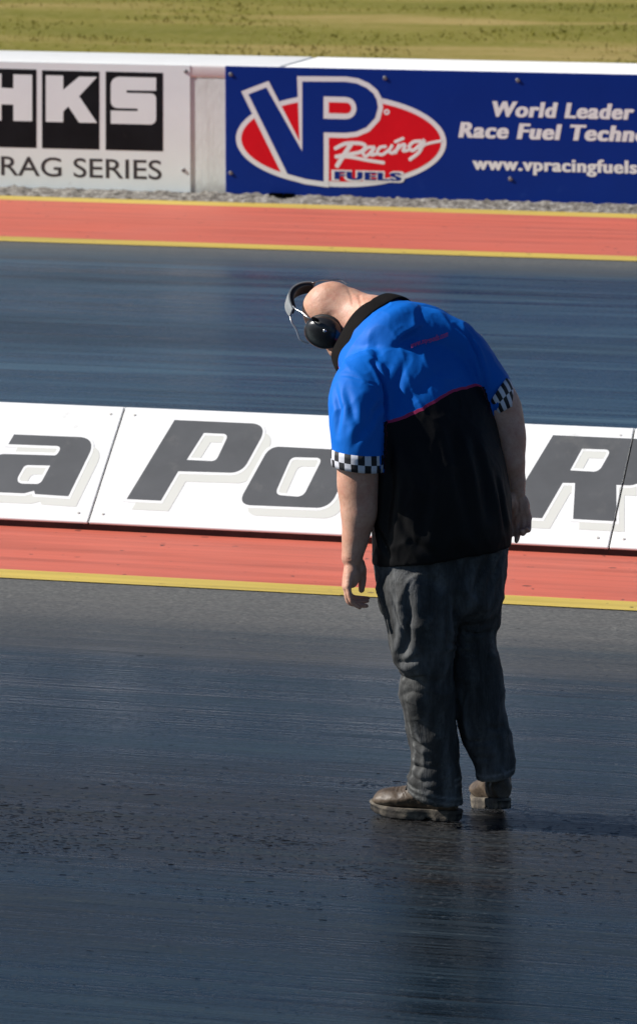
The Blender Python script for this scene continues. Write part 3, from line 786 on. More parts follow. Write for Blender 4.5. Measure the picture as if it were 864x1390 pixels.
# ---- body (one skin): head with face, neck, torso core, arms with hands
b = Soup()
b.ell(hd(0, -.010, .006), HR * .078, HF * .098, HU * .094)          # skull
b.ell(hd(0, .03, -.035), HR * .066, HF * .072, HU * .085)            # face
b.ell(hd(0, .062, -.098), HR * .042, HF * .036, HU * .034)           # chin
b.tube([hd(-.058, .02, -.07), hd(-.03, .06, -.105), hd(.03, .06, -.105), hd(.058, .02, -.07)], [.022, .022, .022, .022])  # jaw
b.tube([hd(0, .098, .0), hd(0, .116, -.028), hd(0, .124, -.045)], [.009, .013, .017])   # nose
b.tube([hd(-.045, .082, .018), hd(0, .092, .02), hd(.045, .082, .018)], [.012, .013, .012])   # brow
for s_ in (-1, 1):
    b.ell(hd(s_ * .033, .083, -.004), HR * .014, HF * .010, HU * .010, 12, 8)     # eye
    b.ell(hd(s_ * .014, .112, -.047), HR * .010, HF * .010, HU * .009, 12, 8)
    b.ell(hd(s_ * .045, .066, -.04), HR * .026, HF * .026, HU * .03, 14, 8)       # cheek
    b.ell(hd(s_ * .080, -.005, -.012), HR * .010, HF * .018, HU * .031, 12, 8)    # ear
b.tube([hd(-.024, .098, -.078), hd(0, .105, -.076), hd(.024, .098, -.078)], [.006, .008, .006])   # lips
b.tube([hd(-.022, .095, -.089), hd(0, .102, -.090), hd(.022, .095, -.089)], [.006, .008, .006])
b.ell(hd(0, -.047, -.028), HR * .066, HF * .058, HU * .062); b.ell(hd(0, -.03, -.06), HR * .07, HF * .062, HU * .06)
for c_, r_ in ((P(482, 426, .37), .062), (P(473, 420, .375), .068), (P(492, 432, .345), .062)): b.ell(c_, np.array([r_, 0, 0]), np.array([0, r_ * 1.1, 0]), np.array([0, 0, r_]))
nk = hd(0, -.045, -.035)
b.tube([hd(0, -.03, -.02), hd(0, -.03, -.075) * .5 + (nk * .5 + NB * .5) * .5, NB, P(560, 500, .2)], [.074, .080, .090, .10], 64)
b.tube([hd(-.045, -.083, -.055), hd(0, -.096, -.058), hd(.045, -.083, -.055)], [.012, .016, .012])   # rolls at the nape
b.tube([NB, P(575, 560, .19), P(592, 700, .07), P(596, 780, .05)], [.08, .085, .095, .09], 32)
shL = P(490, 540, .0); shR = P(648, 500, .26)
b.tube([shL + np.array([.03, .07, -.03]), NB + np.array([.02, .02, -.08]), shR + np.array([-.02, 0, -.02])], [.035, .05, .04])
# left arm
LV = -.05
b.tube([shL, P(487, 590, LV), P(485, 650, LV), P(487, 690, LV), P(483, 725, LV), P(477.5, 757, LV)], [.058, .064, .0635, .058, .044, .033], 56)
def hand(wrist, mcps, pips, dips, tips, radii, thumb, trad, pad, padr):
    for i in range(4):
        r = radii[i]
        b.tube([wrist, wrist * .45 + mcps[i] * .55, mcps[i]], [.021, .018, r * 1.5], 14)
        b.tube([mcps[i], pips[i], dips[i], tips[i]], [r * 1.22, r * 1.05, r * .95, r * .82], 12)
    b.tube(thumb, trad, 14)
    for c_, r_ in zip(pad, padr): b.ell(c_, *r_, 14, 10)
w_ = P(477.5, 757, LV)
LM = [P(472, 796, LV - .040), P(470, 797, LV - .014), P(469, 796, LV + .012), P(470, 793, LV + .036)]
LP_ = [P(475, 813, LV - .047), P(473, 817, LV - .018), P(474, 815, LV + .012), P(476, 809, LV + .042)]
LD = [P(482, 821, LV - .047), P(486, 821, LV - .018), P(487, 817, LV + .012), P(488, 811.5, LV + .042)]
LT = [P(488, 825, LV - .046), P(497, 822.5, LV - .016), P(498, 815.5, LV + .012), P(499, 812, LV + .042)]
hand(w_, LM, LP_, LD, LT, [.0082, .0088, .0092, .0088],
     [P(482, 762, LV + .005), P(489, 771, LV + .022), P(491.5, 785, LV + .03), P(490.3, 801, LV + .03)], [.022, .0185, .0135, .0105],
     [P(477, 778, LV), P(487, 773, LV + .015)], [(np.array([.026, 0, 0]), np.array([0, .04, 0]), np.array([0, 0, .045])), (np.array([.019, 0, 0]), np.array([0, .02, 0]), np.array([.006, 0, .034]))])
# right arm
RV = .17
b.tube([shR, P(676, 548, .22), P(689, 590, .19), P(692, 625, RV), P(697, 650, RV), P(700, 668, RV)], [.058, .066, .055, .046, .036, .0285], 56)
w_ = P(700.5, 667, RV)
RM = [P(716.5, 703, RV), P(709, 706, RV - .004), P(700.5, 707, RV - .004), P(693.5, 705, RV)]
RP = [P(717.5, 715, RV - .018), P(710, 720, RV - .024), P(702, 722, RV - .016), P(693, 720, RV - .01)]
RD = [P(716.5, 720, RV - .040), P(708.5, 724, RV - .045), P(701, 730, RV - .028), P(691.5, 728, RV - .02)]
RT = [P(714, 718, RV - .052), P(707, 721, RV - .058), P(700, 734.5, RV - .034), P(690, 733, RV - .025)]
hand(w_, RM, RP, RD, RT, [.0083, .009, .0095, .009],
     [P(694, 672, RV - .01), P(688, 684, RV - .03), P(684, 697, RV - .04), P(682, 710, RV - .045)], [.02, .018, .0135, .0105],
     [P(704, 688, RV), P(697, 682, RV - .012), P(712, 688, RV - .006)], [(np.array([.034, 0, 0]), np.array([0, .018, 0]), np.array([0, 0, .042])), (np.array([.016, 0, 0]), np.array([0, .016, 0]), np.array([0, 0, .034])), (np.array([.013, 0, 0]), np.array([0, .014, 0]), np.array([0, 0, .034]))])
me = remesh(b, 'body', .0034, 8, .5)
body = link('body', me, M['skin'], person)
fb = surf(me)
def relax(me, centre, rad, it):
    A = get_co(me); n = len(A); e = np.empty(len(me.edges) * 2, int); me.edges.foreach_get('vertices', e); e = e.reshape(-1, 2)
    i_, j_ = np.concatenate([e[:, 0], e[:, 1]]), np.concatenate([e[:, 1], e[:, 0]]); deg = np.bincount(i_, minlength=n)[:, None]
    m_ = np.exp(-(np.linalg.norm(A - centre, axis=1) / rad) ** 4)[:, None]
    for _ in range(it):
        S_ = np.stack([np.bincount(i_, A[j_, k], minlength=n) for k in range(3)], 1) / deg
        A = A + m_ * .6 * (S_ - A)
    set_co(me, A)
relax(me, fb(468, 410), .055, 260); relax(me, fb(452, 400), .05, 60)
fb = surf(me)
A = get_co(me); hk = np.exp(-(np.linalg.norm(A - HC, axis=1) / .13) ** 4)
set_co(me, A + get_no(me) * ((fbm(A, (17, 17, 17)) * .0028 + fbm(A, (45, 45, 45), 2) * .0009) * hk + fbm(A, (26, 26, 14), 5) * .0016 * (1 - hk))[:, None])
creases(me, [([fb(x_, y_) for x_, y_ in ((480, 391), (487, 401), (490, 414), (486, 428))], .0045, .0020), ([fb(x_, y_) for x_, y_ in ((472, 392), (477, 403), (479, 417))], .004, .0012),
             ([fb(x_, y_) for x_, y_ in ((464, 757), (474, 759), (488, 757))], .0022, .0012), ([fb(x_, y_) for x_, y_ in ((466, 762), (476, 764), (488, 762))], .002, .0008),
             ([fb(x_, y_) for x_, y_ in ((692, 667), (702, 665), (713, 667))], .002, .0014), ([fb(x_, y_) for x_, y_ in ((700, 676), (703, 684), (702, 696), (697, 704))], .0035, .003),
             ([fb(x_, y_) for x_, y_ in ((703, 696), (712, 694), (719, 696))], .002, .0016)])

# ---- shirt
s = Soup()
T = [(508, 769, 690, 737, .03, .155, -.06, .06), (508, 740, 690.5, 712, .035, .165, -.07, .07), (507.5, 705, 686, 674, .045, .165, -.085, .085), (508, 655, 676, 630, .065, .16, -.11, .11),
     (506, 610, 666, 588, .10, .145, -.13, .13), (498, 565, 657, 545, .145, .13, -.145, .145), (482, 530, 649, 500, .19, .12, -.15, .15), (468, 507, 635, 462, .235, .115, -.14, .14),
     (459, 494, 602, 430, .275, .105, -.09, .09), (461, 484, 560, 414, .305, .095, -.03, .03), (470, 474, 536, 411, .32, .085)]
s.rings(smooth_rings(silhouette_rings(T, 48, 2.15), 5))
# the neck opening: cloth rising into the collar
c0 = P(499, 452, .315); ax = nrm(P(470, 425, .38) - P(525, 470, .27))
cu_ = nrm(P(548, 407, .36) - P(451, 496, .30)); cu_ = nrm(cu_ - ax * np.dot(cu_, ax)); cv_ = np.cross(ax, cu_)
if cv_[1] > 0: cv_ = -cv_
cr_ = np.linalg.norm(P(548, 407, .34) - P(451, 496, .34)) / 2
th_ = np.linspace(0, 2 * math.pi, 56, endpoint=False)
s.rings(smooth_rings([c0 + ax * h_ + cr_ * k_ * (np.cos(th_)[:, None] * cu_ + np.sin(th_)[:, None] * cv_ * kv_) for h_, k_, kv_ in ((-.010, .95, .78), (-.036, 1.0, .83), (-.07, 1.08, .93), (-.11, 1.12, 1.0), (-.18, 1.0, 1.0))], 4))
# sleeves
LS = [(462, 500, 535, 492, .12, .07), (449, 525, 530, 520, .06, .085), (445, 552, 524, 552, .0, .088), (448, 585, 521, 588, -.04, .086), (450, 610, 520, 618, LV, .082), (450.5, 629, 520, 637, LV, .080)]
s.rings(smooth_rings(silhouette_rings(LS, 36), 5))
RS = [(600, 470, 625, 436, .27, .07), (628, 505, 652, 456, .26, .085), (648, 538, 676, 493, .24, .085), (661, 560, 690, 512, .225, .078), (668, 567, 701, 546, .215, .07)]
s.rings(smooth_rings(silhouette_rings(RS, 36), 5))
s.tube([P(500, 520, .12), P(520, 480, .2), P(560, 460, .24), P(610, 470, .26), P(640, 500, .26)], [.075, .09, .1, .09, .075])
me = remesh(s, 'shirt', .0055, 5, .5)
fs_ = surf(me)
def fold(pts, w, d): return ([fs_(*p) for p in pts], w, d)
creases(me, [fold(((506, 492), (514, 508), (520, 530), (522, 552), (521, 575)), .007, .014),            # left armhole
             fold(((618, 441), (636, 456), (648, 480), (655, 508), (657, 528)), .006, .009),            # right armhole
             fold(((463, 510), (480, 512), (500, 520), (512, 524)), .0035, .003),                       # shoulder seam
             fold(((534, 560), (540, 520), (552, 486)), .012, .0045), fold(((508, 500), (512, 482), (510, 462)), .012, .004),
             fold(((455, 525), (462, 555), (458, 590)), .010, .007), fold(((500, 545), (494, 580), (480, 604)), .012, .006), fold(((470, 530), (478, 560), (490, 590)), .010, .005),
             fold(((520, 545), (508, 560), (500, 585)), .010, .006), fold(((545, 555), (580, 515), (610, 495)), .018, .003),
             fold(((640, 600), (655, 650), (660, 700)), .016, .009), fold(((560, 600), (580, 660), (570, 740)), .018, .008), fold(((612, 590), (625, 650), (640, 730)), .018, .009),
             fold(((527, 600), (530, 660), (522, 740)), .016, .010), fold(((508, 700), (516, 730), (528, 755)), .010, .007), fold(((672, 640), (680, 690), (684, 720)), .010, .007),
             fold(((660, 560), (668, 545), (676, 525)), .008, .005), fold(((540, 700), (560, 735), (590, 755)), .012, .006)])
A = get_co(me); Nn = get_no(me)
def ridged(A, sc, off): return (1 - np.abs(fbm(A, sc, off)) * 2.2).clip(0, 1) ** 3
d_ = fbm(A, (8, 8, 5)) * .0045 + fbm(A, (22, 22, 9), 3) * .0018 + ridged(A, (11, 11, 4.5), 7) * .0026 + ridged(A, (24, 24, 11), 4) * .0011
hemd = np.clip((A[:, 2] - P(600, 765, 0)[2]) / .12, 0, 1)
for c_ in (P(485, 626, LV), P(684, 543, .222)): d_ *= 1 - .92 * np.exp(-(np.linalg.norm(A - c_, axis=1) / .105) ** 6)
set_co(me, A + Nn * d_[:, None])
A = get_co(me); px = to_px(A)
# yoke seam: a plane through the piping, plus the sleeves (all blue)
a0, a1, a2 = fs_(524, 573), fs_(653, 524), fs_(590, 543)
pn = nrm(np.cross(a1 - a0, a2 - a0 + np.array([0, .15, .06])))
pn = nrm(np.cross(a1 - a0, np.array([-.0, .9, .42])));
if pn[2] < 0: pn = -pn
mid = .5 * (a0 + a1); sag = np.dot(a2 - mid, pn)
tt = np.clip(((A - a0) @ nrm(a1 - a0)) / np.linalg.norm(a1 - a0), -.2, 1.2)
yk = (A - mid) @ pn - sag * 4 * tt * (1 - tt)
dL, tL = seg_dist(A, [P(498, 510, .08), P(487, 550, .02), P(485, 600, LV), P(485, 650, LV)])
dR, tR = seg_dist(A, [P(645, 480, .26), P(668, 530, .235), P(685, 558, .215)])
torso_d, _ = seg_dist(A, [P(598, 760, .03), P(596, 660, .06), P(585, 580, .12), P(570, 520, .19)])
px = to_px(A)
# left sleeve is everything left of the armhole line, right sleeve everything right of it
slL = np.where((A[:, 1] < .10) | (px[:, 1] < 560), (521.5 - px[:, 0]) / 438.0, -1)
slL = np.minimum(slL, (642 - px[:, 1]) / 438.0); slL = np.minimum(slL, .088 - dL + .012)
slR = np.minimum((np.array(P(685, 560, .215)) - A) @ nrm(P(685, 558, .215) - P(668, 530, .235)), (px[:, 0] - (655.5 + (px[:, 1] - 523) * .3)) / 438.0)
slR = np.minimum(slR, .14 - dR)
slR_unused = np.minimum(.135 - dR, (px[:, 0] - (655.5 + (px[:, 1] - 523) * .3)) / 438.0)
sl = np.maximum(slL, slR)
pipe = np.where(sl > -.004, .03, yk)
yk = np.where(sl > .003, np.maximum(yk, .02), np.where((np.abs(sl) < .003) & (yk < 0), -.02, yk))
attr(me, 'yoke', yk); attr(me, 'piping', pipe)
shirt = link('shirt', me, M['shirt'], person)

def cuff(S, name, n=72, squares=24):
    R = silhouette_rings(S, n); vs = []; fs = []
    for r in R: vs += [tuple(x) for x in r]
    k = len(R)
    c = [np.mean(r, 0) for r in R]
    inner = [c_ + (np.array(r) - c_) * .96 for c_, r in zip(c, R)]
    for r in inner: vs += [tuple(x) for x in r]
    uv = []
    for i in range(k - 1):
        for j in range(n):
            a = i * n + j; j2 = (j + 1) % n
            fs.append((a, i * n + j2, (i + 1) * n + j2, (i + 1) * n + j))
            u0, u1 = j / n * squares + .001, (j + 1) / n * squares + .001; v0, v1 = i / (k - 1) * 2 + .001, (i + 1) / (k - 1) * 2 + .001
            uv += [(u0, v0), (u1, v0), (u1, v1), (u0, v1)]
    for (i0, i1) in ((0, k), ((k - 1), 2 * k - 1)):
        for j in range(n):
            j2 = (j + 1) % n; f_ = (i0 * n + j, i0 * n + j2, i1 * n + j2, i1 * n + j)
            fs.append(f_ if i0 else f_[::-1]); v_ = .001 if i0 == 0 else 1.9
            u0, u1 = j / n * squares + .001, (j + 1) / n * squares + .001
            uv += [(u0, v_), (u1, v_), (u1, v_), (u0, v_)] if i0 else [(u0, v_), (u0, v_), (u1, v_), (u1, v_)][::1]
    o = mesh(name, vs, fs, M['check'], shirt, True); l = o.data.uv_layers.new(name='UVMap')
    flat = np.array(uv, np.float32).reshape(-1); l.data.foreach_set('uv', flat)
    return o
cuff([(449, 609, 521, 616, LV, .0845), (448.6, 615, 521.3, 622, LV, .085), (448.6, 621.5, 521.5, 629, LV, .085), (449, 627, 521.3, 634, LV, .0845), (449.5, 631.5, 521, 639.5, LV, .084)], 'checkered_cuff')
cuff([(660.5, 553, 688.5, 511, .226, .0815), (662, 558, 693, 518, .224, .080), (664, 562, 697, 527, .222, .078), (666, 565, 700.5, 538, .219, .0755), (667.5, 568, 702.5, 548.5, .216, .073)], 'checkered_cuff')

# collar: a turned-down band round the neck
c0 = P(499, 452, .315); ax = nrm(P(470, 425, .38) - P(525, 470, .27))
def collar():
    u = nrm(P(548, 407, .36) - P(451, 496, .30)); u = nrm(u - ax * np.dot(u, ax)); v_ = np.cross(ax, u)
    if v_[1] > 0: v_ = -v_
    ru = np.linalg.norm(P(548, 407, .34) - P(451, 496, .34)) / 2
    n = 64; th = np.linspace(0, 2 * math.pi, n, endpoint=False)
    prof = [(-.040, 1.10), (-.034, 1.112), (-.008, 1.05), (.012, .985), (.018, .955), (.018, .92), (.006, .93), (-.03, .99)]
    R = []
    for h_, k in prof:
        R.append(c0 + ax * h_ + ru * k * (np.cos(th)[:, None] * u * .97 + np.sin(th)[:, None] * v_ * .78) + ax * (.008 * np.sin(2 * th) + .006 * np.sin(5 * th))[:, None] * .5)
    sp_ = Soup(); sp_.rings(R, cap=False); n_ = n; k = len(R)
    for j in range(n_):
        sp_.f.append(((k - 1) * n_ + j, (k - 1) * n_ + (j + 1) % n_, (j + 1) % n_, j))
    o = sp_.make('collar', M['collar'], shirt); md = o.modifiers.new('s', 'SUBSURF'); md.levels = md.render_levels = 2
    return o
collar()

# small embroidered web address on the back
me_t = text_mesh('t', 'www.ntpgpods.com', .025, 0.15, 1.12); lo, hi = bounds(me_t)
bm = bmesh.new(); bm.from_mesh(me_t); bmesh.ops.subdivide_edges(bm, edges=bm.edges[:], cuts=1)
bmesh.ops.triangulate(bm, faces=bm.faces[:])
for v in bm.verts:
    fx = (v.co.x - lo[0]) / (hi[0] - lo[0]); fy = (v.co.y) / (hi[1])
    qx = 556 + 50 * fx; qy = 475 - 18 * fx ** .9 - 7.5 * fy
    h = fs_(qx, qy); 
    ps = fs_.tree.find_nearest(Vector(h)); nn_ = np.array(ps[1]); 
    if np.dot(nn_, CL - h) < 0: nn_ = -nn_
    v.co = Vector(np.array(P(qx, qy, 0)) * 0 + h + nn_ * .0085)
me_e = bpy.data.meshes.new('embroidery'); bm.to_mesh(me_e); bm.free(); link('embroidery', me_e, M['thread'], shirt, False)

# ---- jeans
j = Soup()
W = [(511, 735, 687, 715, .03, .135, -.05, .05), (509.5, 765, 686, 750, .03, .14, -.05, .05), (510, 785, 683.5, 778, .03, .145, -.04, .04), (514, 810, 682, 806, .035, .14), (520, 832, 679, 828, .04, .11), (535, 845, 668, 842, .04, .07)]
j.rings(smooth_rings(silhouette_rings(W, 44, 2.2), 4))
LLg = [(514, 735, 606, 732, .02, .07), (511.5, 768, 606, 765, .0, .095), (513, 803, 618, 800, -.03, .115), (520, 830, 622, 828, -.04, .112), (525.5, 855, 619, 853, -.045, .107), (527.5, 876, 616, 876, -.045, .102), (534, 896, 614, 896, -.04, .094),
       (544.5, 908, 613.5, 910, -.03, .086), (543, 928, 614, 930, -.025, .085), (543.5, 942, 615.5, 944, -.02, .085), (547, 962, 617, 964, -.01, .084), (551, 985, 619, 988, .0, .083), (555.5, 1012, 622, 1014, .01, .083),
       (557, 1035, 623, 1038, .02, .083), (554.5, 1055, 624, 1066, .025, .086), (552.5, 1071, 626.5, 1089, .03, .088)]
j.rings(smooth_rings(silhouette_rings(LLg, 36), 4))
RLg = [(585, 728, 686, 722, .06, .08), (585, 765, 688, 758, .09, .10), (590, 800, 683.5, 795, .09, .115), (597, 830, 680, 826, .085, .11), (600, 850, 678, 848, .08, .105), (600, 860, 673, 859, .075, .094), (602, 874, 673, 874, .07, .092),
       (606, 905, 677, 905, .06, .087), (613, 940, 681, 940, .05, .083), (619, 970, 686.5, 970, .04, .08), (626, 1000, 691, 998, .035, .078), (635, 1022, 695.5, 1018, .03, .077), (643, 1040, 697, 1034, .028, .077), (648, 1057, 696.5, 1049, .025, .077)]
j.rings(smooth_rings(silhouette_rings(RLg, 36), 4))
me = remesh(j, 'jeans', .0055, 4, .5)
fj = surf(me)
def fold(pts, w, d): return ([fj(*p) for p in pts], w, d)
creases(me, [fold(((552, 800), (556, 840), (553, 870), (545, 892)), .012, .012), fold(((528, 780), (533, 815), (546, 850), (550, 868)), .004, .004),
             fold(((541, 898), (552, 900), (566, 892)), .008, .008), fold(((545, 915), (556, 921), (575, 915)), .007, .005), fold(((545, 945), (560, 938), (580, 942)), .008, .004),
             fold(((556, 1000), (568, 1012), (585, 1016)), .008, .006), fold(((556, 1035), (570, 1042), (592, 1040)), .008, .007), fold(((558, 1052), (575, 1060), (600, 1058)), .007, .006), fold(((568, 1060), (580, 1071), (612, 1072)), .006, .005),
             fold(((612, 852), (632, 858), (655, 858), (674, 857)), .006, .010), fold(((608, 872), (622, 876), (645, 872)), .006, .007), fold(((612, 886), (628, 884), (650, 890)), .007, .005),
             fold(((670, 745), (650, 780), (637, 815)), .010, .007), fold(((683, 745), (665, 790), (640, 840)), .009, .007), fold(((640, 745), (630, 775), (622, 800)), .010, .006),
             fold(((622, 800), (616, 850), (612, 900)), .010, .012), fold(((628, 1000), (645, 1008), (668, 1004)), .007, .007), fold(((640, 1024), (660, 1030), (690, 1020)), .007, .006), fold(((660, 985), (675, 990), (686, 984)), .007, .006),
             fold(((580, 800), (590, 850), (588, 890)), .016, .006)])
A = get_co(me); Nn = get_no(me)
d_ = ridged(A, (10, 10, 7), 3) * .0065 + ridged(A, (24, 24, 20), 8) * .002 + fbm(A, (14, 14, 6)) * .0045 + fbm(A, (30, 30, 18), 2) * .0028 + fbm(A, (60, 60, 40), 2) * .0009
low = np.clip((.30 - A[:, 2]) / .3, 0, 1)
d_ += low * fbm(A, (11, 11, 17), 9) * .006
set_co(me, A + Nn * d_[:, None]); A = get_co(me); Nn = get_no(me); px = to_px(A)
# worn edges: hems and the outer side seam
wear = np.zeros(len(A)); ridge = np.zeros(len(A))
hemL = [P(552.5, 1069, -.05), P(575, 1079, -.13), P(600, 1086, -.13), P(626.5, 1088, -.05)]
for pts, hw in ((LLg[-1], .011), (RLg[-1], .011)):
    l_ = P(pts[0], pts[1], pts[4]); r_ = P(pts[2], pts[3], pts[4]); axn = nrm(np.cross(r_ - l_, [0, 1, 0])); axn = axn if axn[2] > 0 else -axn
    hgt = (A - l_) @ axn; cen = (l_ + r_) / 2; near = np.linalg.norm(A - cen, axis=1) < .14
    m_ = near & (hgt < .026); wear[m_] = np.maximum(wear[m_], .55 * np.exp(-((hgt[m_] - .020) / .004) ** 2) + .5 * np.exp(-((hgt[m_] - .002) / .005) ** 2)); ridge[m_] += .002 * (hgt[m_] < .021)
seam, _ = seg_dist(A, [fj(x_, y_) for x_, y_ in ((548, 905), (547, 925), (552, 950), (557, 985), (562, 1015), (562, 1045), (558, 1064))])
wear = np.maximum(wear, .6 * np.exp(-(seam / .006) ** 2)); ridge += .0022 * np.exp(-(seam / .005) ** 2)
seam2, _ = seg_dist(A, [fj(x_, y_) for x_, y_ in ((600, 775), (614, 830), (613, 900), (616, 960), (621, 1030))])
ridge += .002 * np.exp(-(seam2 / .004) ** 2)
wear = np.maximum(wear, .35 * np.clip(fbm(A, (30, 30, 8), 6), 0, 1))
set_co(me, A + Nn * ridge[:, None]); attr(me, 'wear', wear)
jeans = link('jeans', me, M['denim'], person)

# ---- boots (own frame: x = forward from the heel, y = sideways, z = up)
def boot(heel, fdir, pitch, ball=.205):
    f = nrm([fdir[0], fdir[1], 0]); sd_ = np.array([-f[1], f[0], 0])
    def T(x, y, z):
        # lift the heel by turning about the ball of the foot
        if pitch and x < ball:
            dx, dz = x - ball, z
            x2 = (ball + dx * math.cos(pitch) + dz * math.sin(pitch)) * .945; z2 = -dx * math.sin(pitch) + dz * math.cos(pitch)
            return heel + f * x2 + sd_ * y + np.array([0, 0, z2])
        return heel + f * x * .945 + sd_ * y + np.array([0, 0, z])
    up = Soup()
    # x, half width, top z, bottom z
    prof = [(.006, .022, .085, .03), (.02, .033, .115, .026), (.05, .038, .125, .024), (.09, .038, .128, .024), (.125, .041, .120, .024), (.16, .047, .104, .024), (.195, .051, .091, .024),
            (.23, .052, .085, .024), (.26, .048, .079, .025), (.283, .037, .069, .028), (.295, .020, .056, .031)]
    R = []; th = np.linspace(0, 2 * math.pi, 32, endpoint=False)
    for x, hw, zt, zb in prof:
        cz = (zt + zb) / 2; hz = (zt - zb) / 2
        R.append(np.array([T(x, hw * np.sign(math.cos(t)) * abs(math.cos(t)) ** .8 * (1 if math.sin(t) < 0 else 1 - .25 * math.sin(t)), cz + hz * math.sin(t)) for t in th]))
    up.rings(smooth_rings(R, 4))
    sh = [np.array([T(.058 + .046 * math.cos(t) * k, .040 * math.sin(t) * k, z) for t in th]) for z, k in ((.07, 1.0), (.11, 1.0), (.15, 1.02), (.19, 1.06), (.2, 1.02))]
    up.rings(smooth_rings(sh, 3))
    me = remesh(up, 'boot', .0032, 3, .5)
    A = get_co(me); Nn = get_no(me)
    set_co(me, A + Nn * (fbm(A, (40, 40, 40)) * .0018 + fbm(A, (90, 90, 90), 4) * .0007)[:, None])
    # toe and quarter seams
    tree = surf(me).tree
    def near(x, y, z): return np.array(tree.find_nearest(Vector(T(x, y, z)))[0])
    cr = []
    for s1 in (-1, 1): cr += [([near(.15, s1 * .05, .03), near(.155, s1 * .05, .055), near(.175, s1 * .04, .075), near(.19, s1 * .02, .085)], .0018, .002),
                              ([near(.05, s1 * .05, .09), near(.10, s1 * .05, .085), near(.155, s1 * .05, .058)], .0016, .0014)]
    cr += [([near(.20, -.03, .085), near(.205, 0, .09), near(.20, .03, .085)], .003, .002), ([near(.215, -.03, .085), near(.22, 0, .09), near(.215, .03, .085)], .003, .0016)]
    creases(me, cr)
    o = link('boot', me, M['leather'], person)
    # sole: outline swept in height with a lugged edge
    outl = []
    for i in range(120):
        t = 2 * math.pi * i / 120
        x = .148 + .158 * math.cos(t); q_ = math.sin(t)
        k = (x + .01) / .316
        hw = (.039 + .016 * math.sin(math.pi * min(1, max(0, (k - .30) / .75))) - .006 * math.exp(-((k - .38) / .12) ** 2))
        y = hw * np.sign(q_) * abs(q_) ** .62
        outl.append((x, y))
    S2 = Soup(); rings = []
    for z, k in ((.0335, .94), (.033, 1.0), (.026, 1.025), (.022, 1.0), (.012, 1.0), (.004, .99), (.0, .965)):
        r = []
        for i, (x, y) in enumerate(outl):
            kk = k; zz = z
            if z < .018 and (i // 3) % 2 == 0: kk *= .965
            if z < .006 and .075 < x < .105: zz = z + .008
            toe = max(0, (x - .23) / .08); zz += .010 * toe * toe
            r.append(T(.148 + (x - .148) * kk, y * kk, zz))
        rings.append(np.array(r))
    S2.rings(rings); so_ = S2.make('sole', M['sole'], o, True)
    md = so_.modifiers.new('e', 'EDGE_SPLIT'); md.split_angle = math.radians(50)
    # laces
    lc = Soup()
    for k_, xx in enumerate((.125, .142, .158, .172)):
        zt = .128 - (xx - .115) * .72
        pts = [near(xx, -.026, zt - .004), near(xx + .004, -.012, zt + .012), near(xx + .004, .012, zt + .012), near(xx, .026, zt - .004)]
        pts = [p + np.array([0, 0, .002]) for p in pts]; lc.tube(pts, [.0026] * 4, 8)
    lc.make('laces', M['lace'], o, True)
    return o
hl = P(628, 1116, -.02); hl[2] = 0; hl = hit = np.array([hl[0] - .004, -.05, 0.0])
g = P(626, 1117, 0)
def gpt(px, py):
    w0 = hit_z(px, py, 0) - ORG; return np.array([np.dot(w0, RX), np.dot(w0, FW), 0.0])
gh = gpt(622, 1113.5); gt = gpt(511, 1102.5)
boot(gh, gt - gh, 0)
gh2 = gpt(684, 1116.0); gt2 = gpt(657, 1092.0)
boot(gh2, gt2 - gh2, .20)

# ---- ear defenders
ear = empty('ear_defenders', (0, 0, 0)); ear.parent = person
def cup(s_):
    e = Soup(); c_ = hd(s_ * (.098 if s_ < 0 else .094), .004, -.012)
    A_, B_ = nrm(HF * .35 + HU * .94), nrm(HF * .94 - HU * .35)
    th = np.linspace(0, 2 * math.pi, 40, endpoint=False); R = []
    for h_, k in ((-.022, .90), (-.008, .98), (.0, 1.0), (.010, .98), (.020, .90), (.028, .74), (.033, .5), (.035, .22), (.0355, .03)):
        R.append(c_ + HR * s_ * h_ + k * (np.cos(th)[:, None] * A_ * .064 + np.sin(th)[:, None] * B_ * .053))
    e.rings(R if s_ > 0 else [r[::-1] for r in R])
    o = e.make('ear_cup', M['cup_black'], ear)
    return o
cup(-1); cup(1)
for s_ in (-1, 1):
    e = Soup(); c_ = hd(s_ * .081, .004, -.012); A_, B_ = nrm(HF * .35 + HU * .94), nrm(HF * .94 - HU * .35)
    pts = [c_ + A_ * .050 * math.cos(t) + B_ * .040 * math.sin(t) for t in np.linspace(0, 2 * math.pi, 24)]
    e.tube(pts, [.013] * 24, 12, ends=False); e.make('ear_cushion', M['pad_black'], ear)
def arc(phi, rad=1.0, f=0.0): return hd(math.sin(phi) * .122 * rad, f, .005 + math.cos(phi) * .142 * rad)
def band(name, rr, th_, hw, material, ph):
    S3 = Soup(); R = []
    for phi in np.linspace(-ph, ph, 30):
        k = hw * (1 - .25 * (abs(phi) / ph) ** 4)
        R.append(np.array([arc(phi, rr + th_ / 2, k), arc(phi, rr + th_ / 2 + .006, 0), arc(phi, rr + th_ / 2, -k), arc(phi, rr - th_ / 2, -k), arc(phi, rr - th_ / 2, k)]))
    S3.rings(R); o = S3.make(name, material, ear, True); md = o.modifiers.new('e', 'EDGE_SPLIT'); md.split_angle = math.radians(40); return o
band('headband', 1.03, .035, .021, M['band_grey'], .80); band('band_padding', .955, .09, .018, M['pad_black'], .70)
for s_ in (-1, 1):
    for fo in (-1, 1):
        e = Soup(); e.tube([arc(s_ * .72, 1.0, fo * .018), arc(s_ * .92, 1.03, fo * .026), arc(s_ * 1.10, 1.02, fo * .034), hd(s_ * .128, fo * .044 + .004, .045), hd(s_ * .125, fo * .046 + .004, .018)], [.0025] * 5, 8)
        e.make('band_wire', M['steel'], ear)
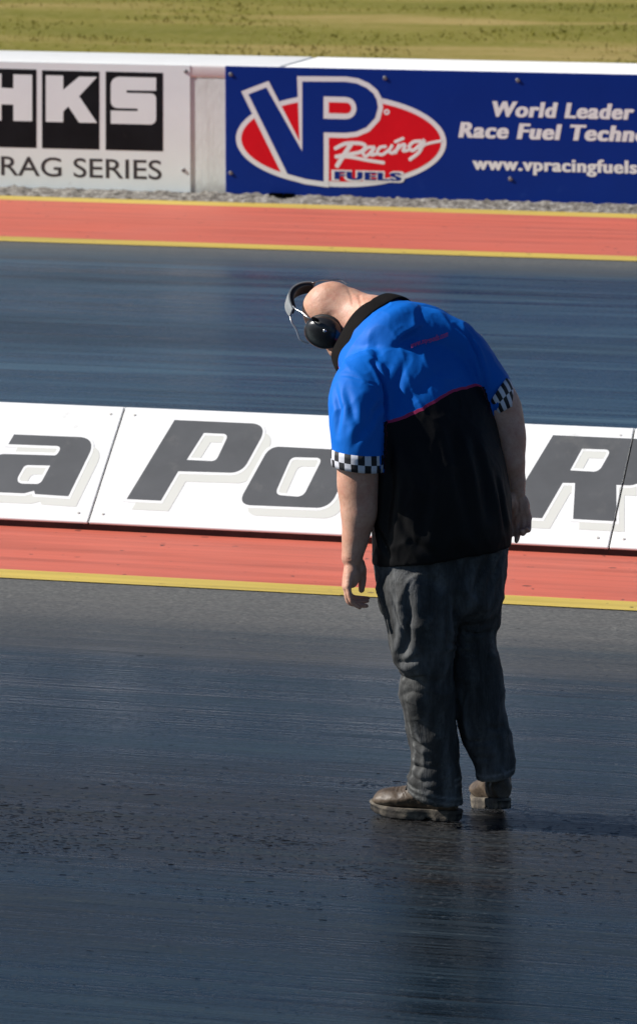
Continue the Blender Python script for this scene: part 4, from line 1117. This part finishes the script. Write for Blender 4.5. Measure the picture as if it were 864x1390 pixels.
e = Soup(); e.ell(hd(-.128, -.046, .022), HR * .006, HF * .006, HU * .014, 12, 8); e.make('wire_clip', M['rubber'], ear)
e = Soup(); e.ell(hd(-.137, -.03, -.02), HR * .004, HF * .006, HU * .006, 12, 8); e.make('wire_pivot', M['steel'], ear)
e = Soup(); e.tube([hd(-.11, .03, -.06), hd(-.098, .075, -.085), hd(-.075, .10, -.092), hd(-.05, .112, -.09)], [.0035, .003, .003, .0045], 8); e.make('microphone_boom', M['cup_black'], ear)
e = Soup(); e.tube([hd(-.11, .0, -.07), hd(-.10, .01, -.11), hd(-.095, -.005, -.15), hd(-.085, -.0, -.19)], [.0035] * 4, 8); e.make('cable', M['rubber'], ear)
# ------------------------------------------------------------------ light
SUN_AZ = math.radians(180 + 13); SUN_EL = math.radians(37)
to_sun = Vector((math.cos(SUN_AZ) * math.cos(SUN_EL), math.sin(SUN_AZ) * math.cos(SUN_EL), math.sin(SUN_EL)))
sd = bpy.data.lights.new('sun', 'SUN'); so = bpy.data.objects.new('sun', sd); COL.objects.link(so)
sd.energy = 5.0; sd.angle = math.radians(.53); sd.color = (1, .97, .925)
so.rotation_euler = to_sun.to_track_quat('Z', 'Y').to_euler(); so.location = (-20, -5, 30)
w = bpy.data.worlds.new('World'); scene.world = w; w.use_nodes = True
nt = w.node_tree; bg = nt.nodes['Background']
sky = nt.nodes.new('ShaderNodeTexSky'); sky.sky_type = 'NISHITA'; sky.sun_disc = False
sky.sun_elevation = SUN_EL; sky.sun_rotation = math.atan2(to_sun.x, to_sun.y)
sky.air_density = .8; sky.dust_density = .05; sky.ozone_density = 5.0
nt.links.new(sky.outputs[0], bg.inputs[0]); bg.inputs[1].default_value = .05
# ------------------------------------------------------------------ depth of field, colour
cam_d.dof.use_dof = True; cam_d.dof.focus_distance = 13.7; cam_d.dof.aperture_fstop = 10
vs_ = scene.view_settings; vs_.view_transform = 'Standard'; vs_.look = 'None'; vs_.exposure = 0.45; vs_.gamma = 1.0; vs_.use_curve_mapping = False
scene.render.engine = 'CYCLES'; scene.cycles.use_denoising = True; scene.cycles.max_bounces = 6
scene.render.resolution_x = 636; scene.render.resolution_y = 1024
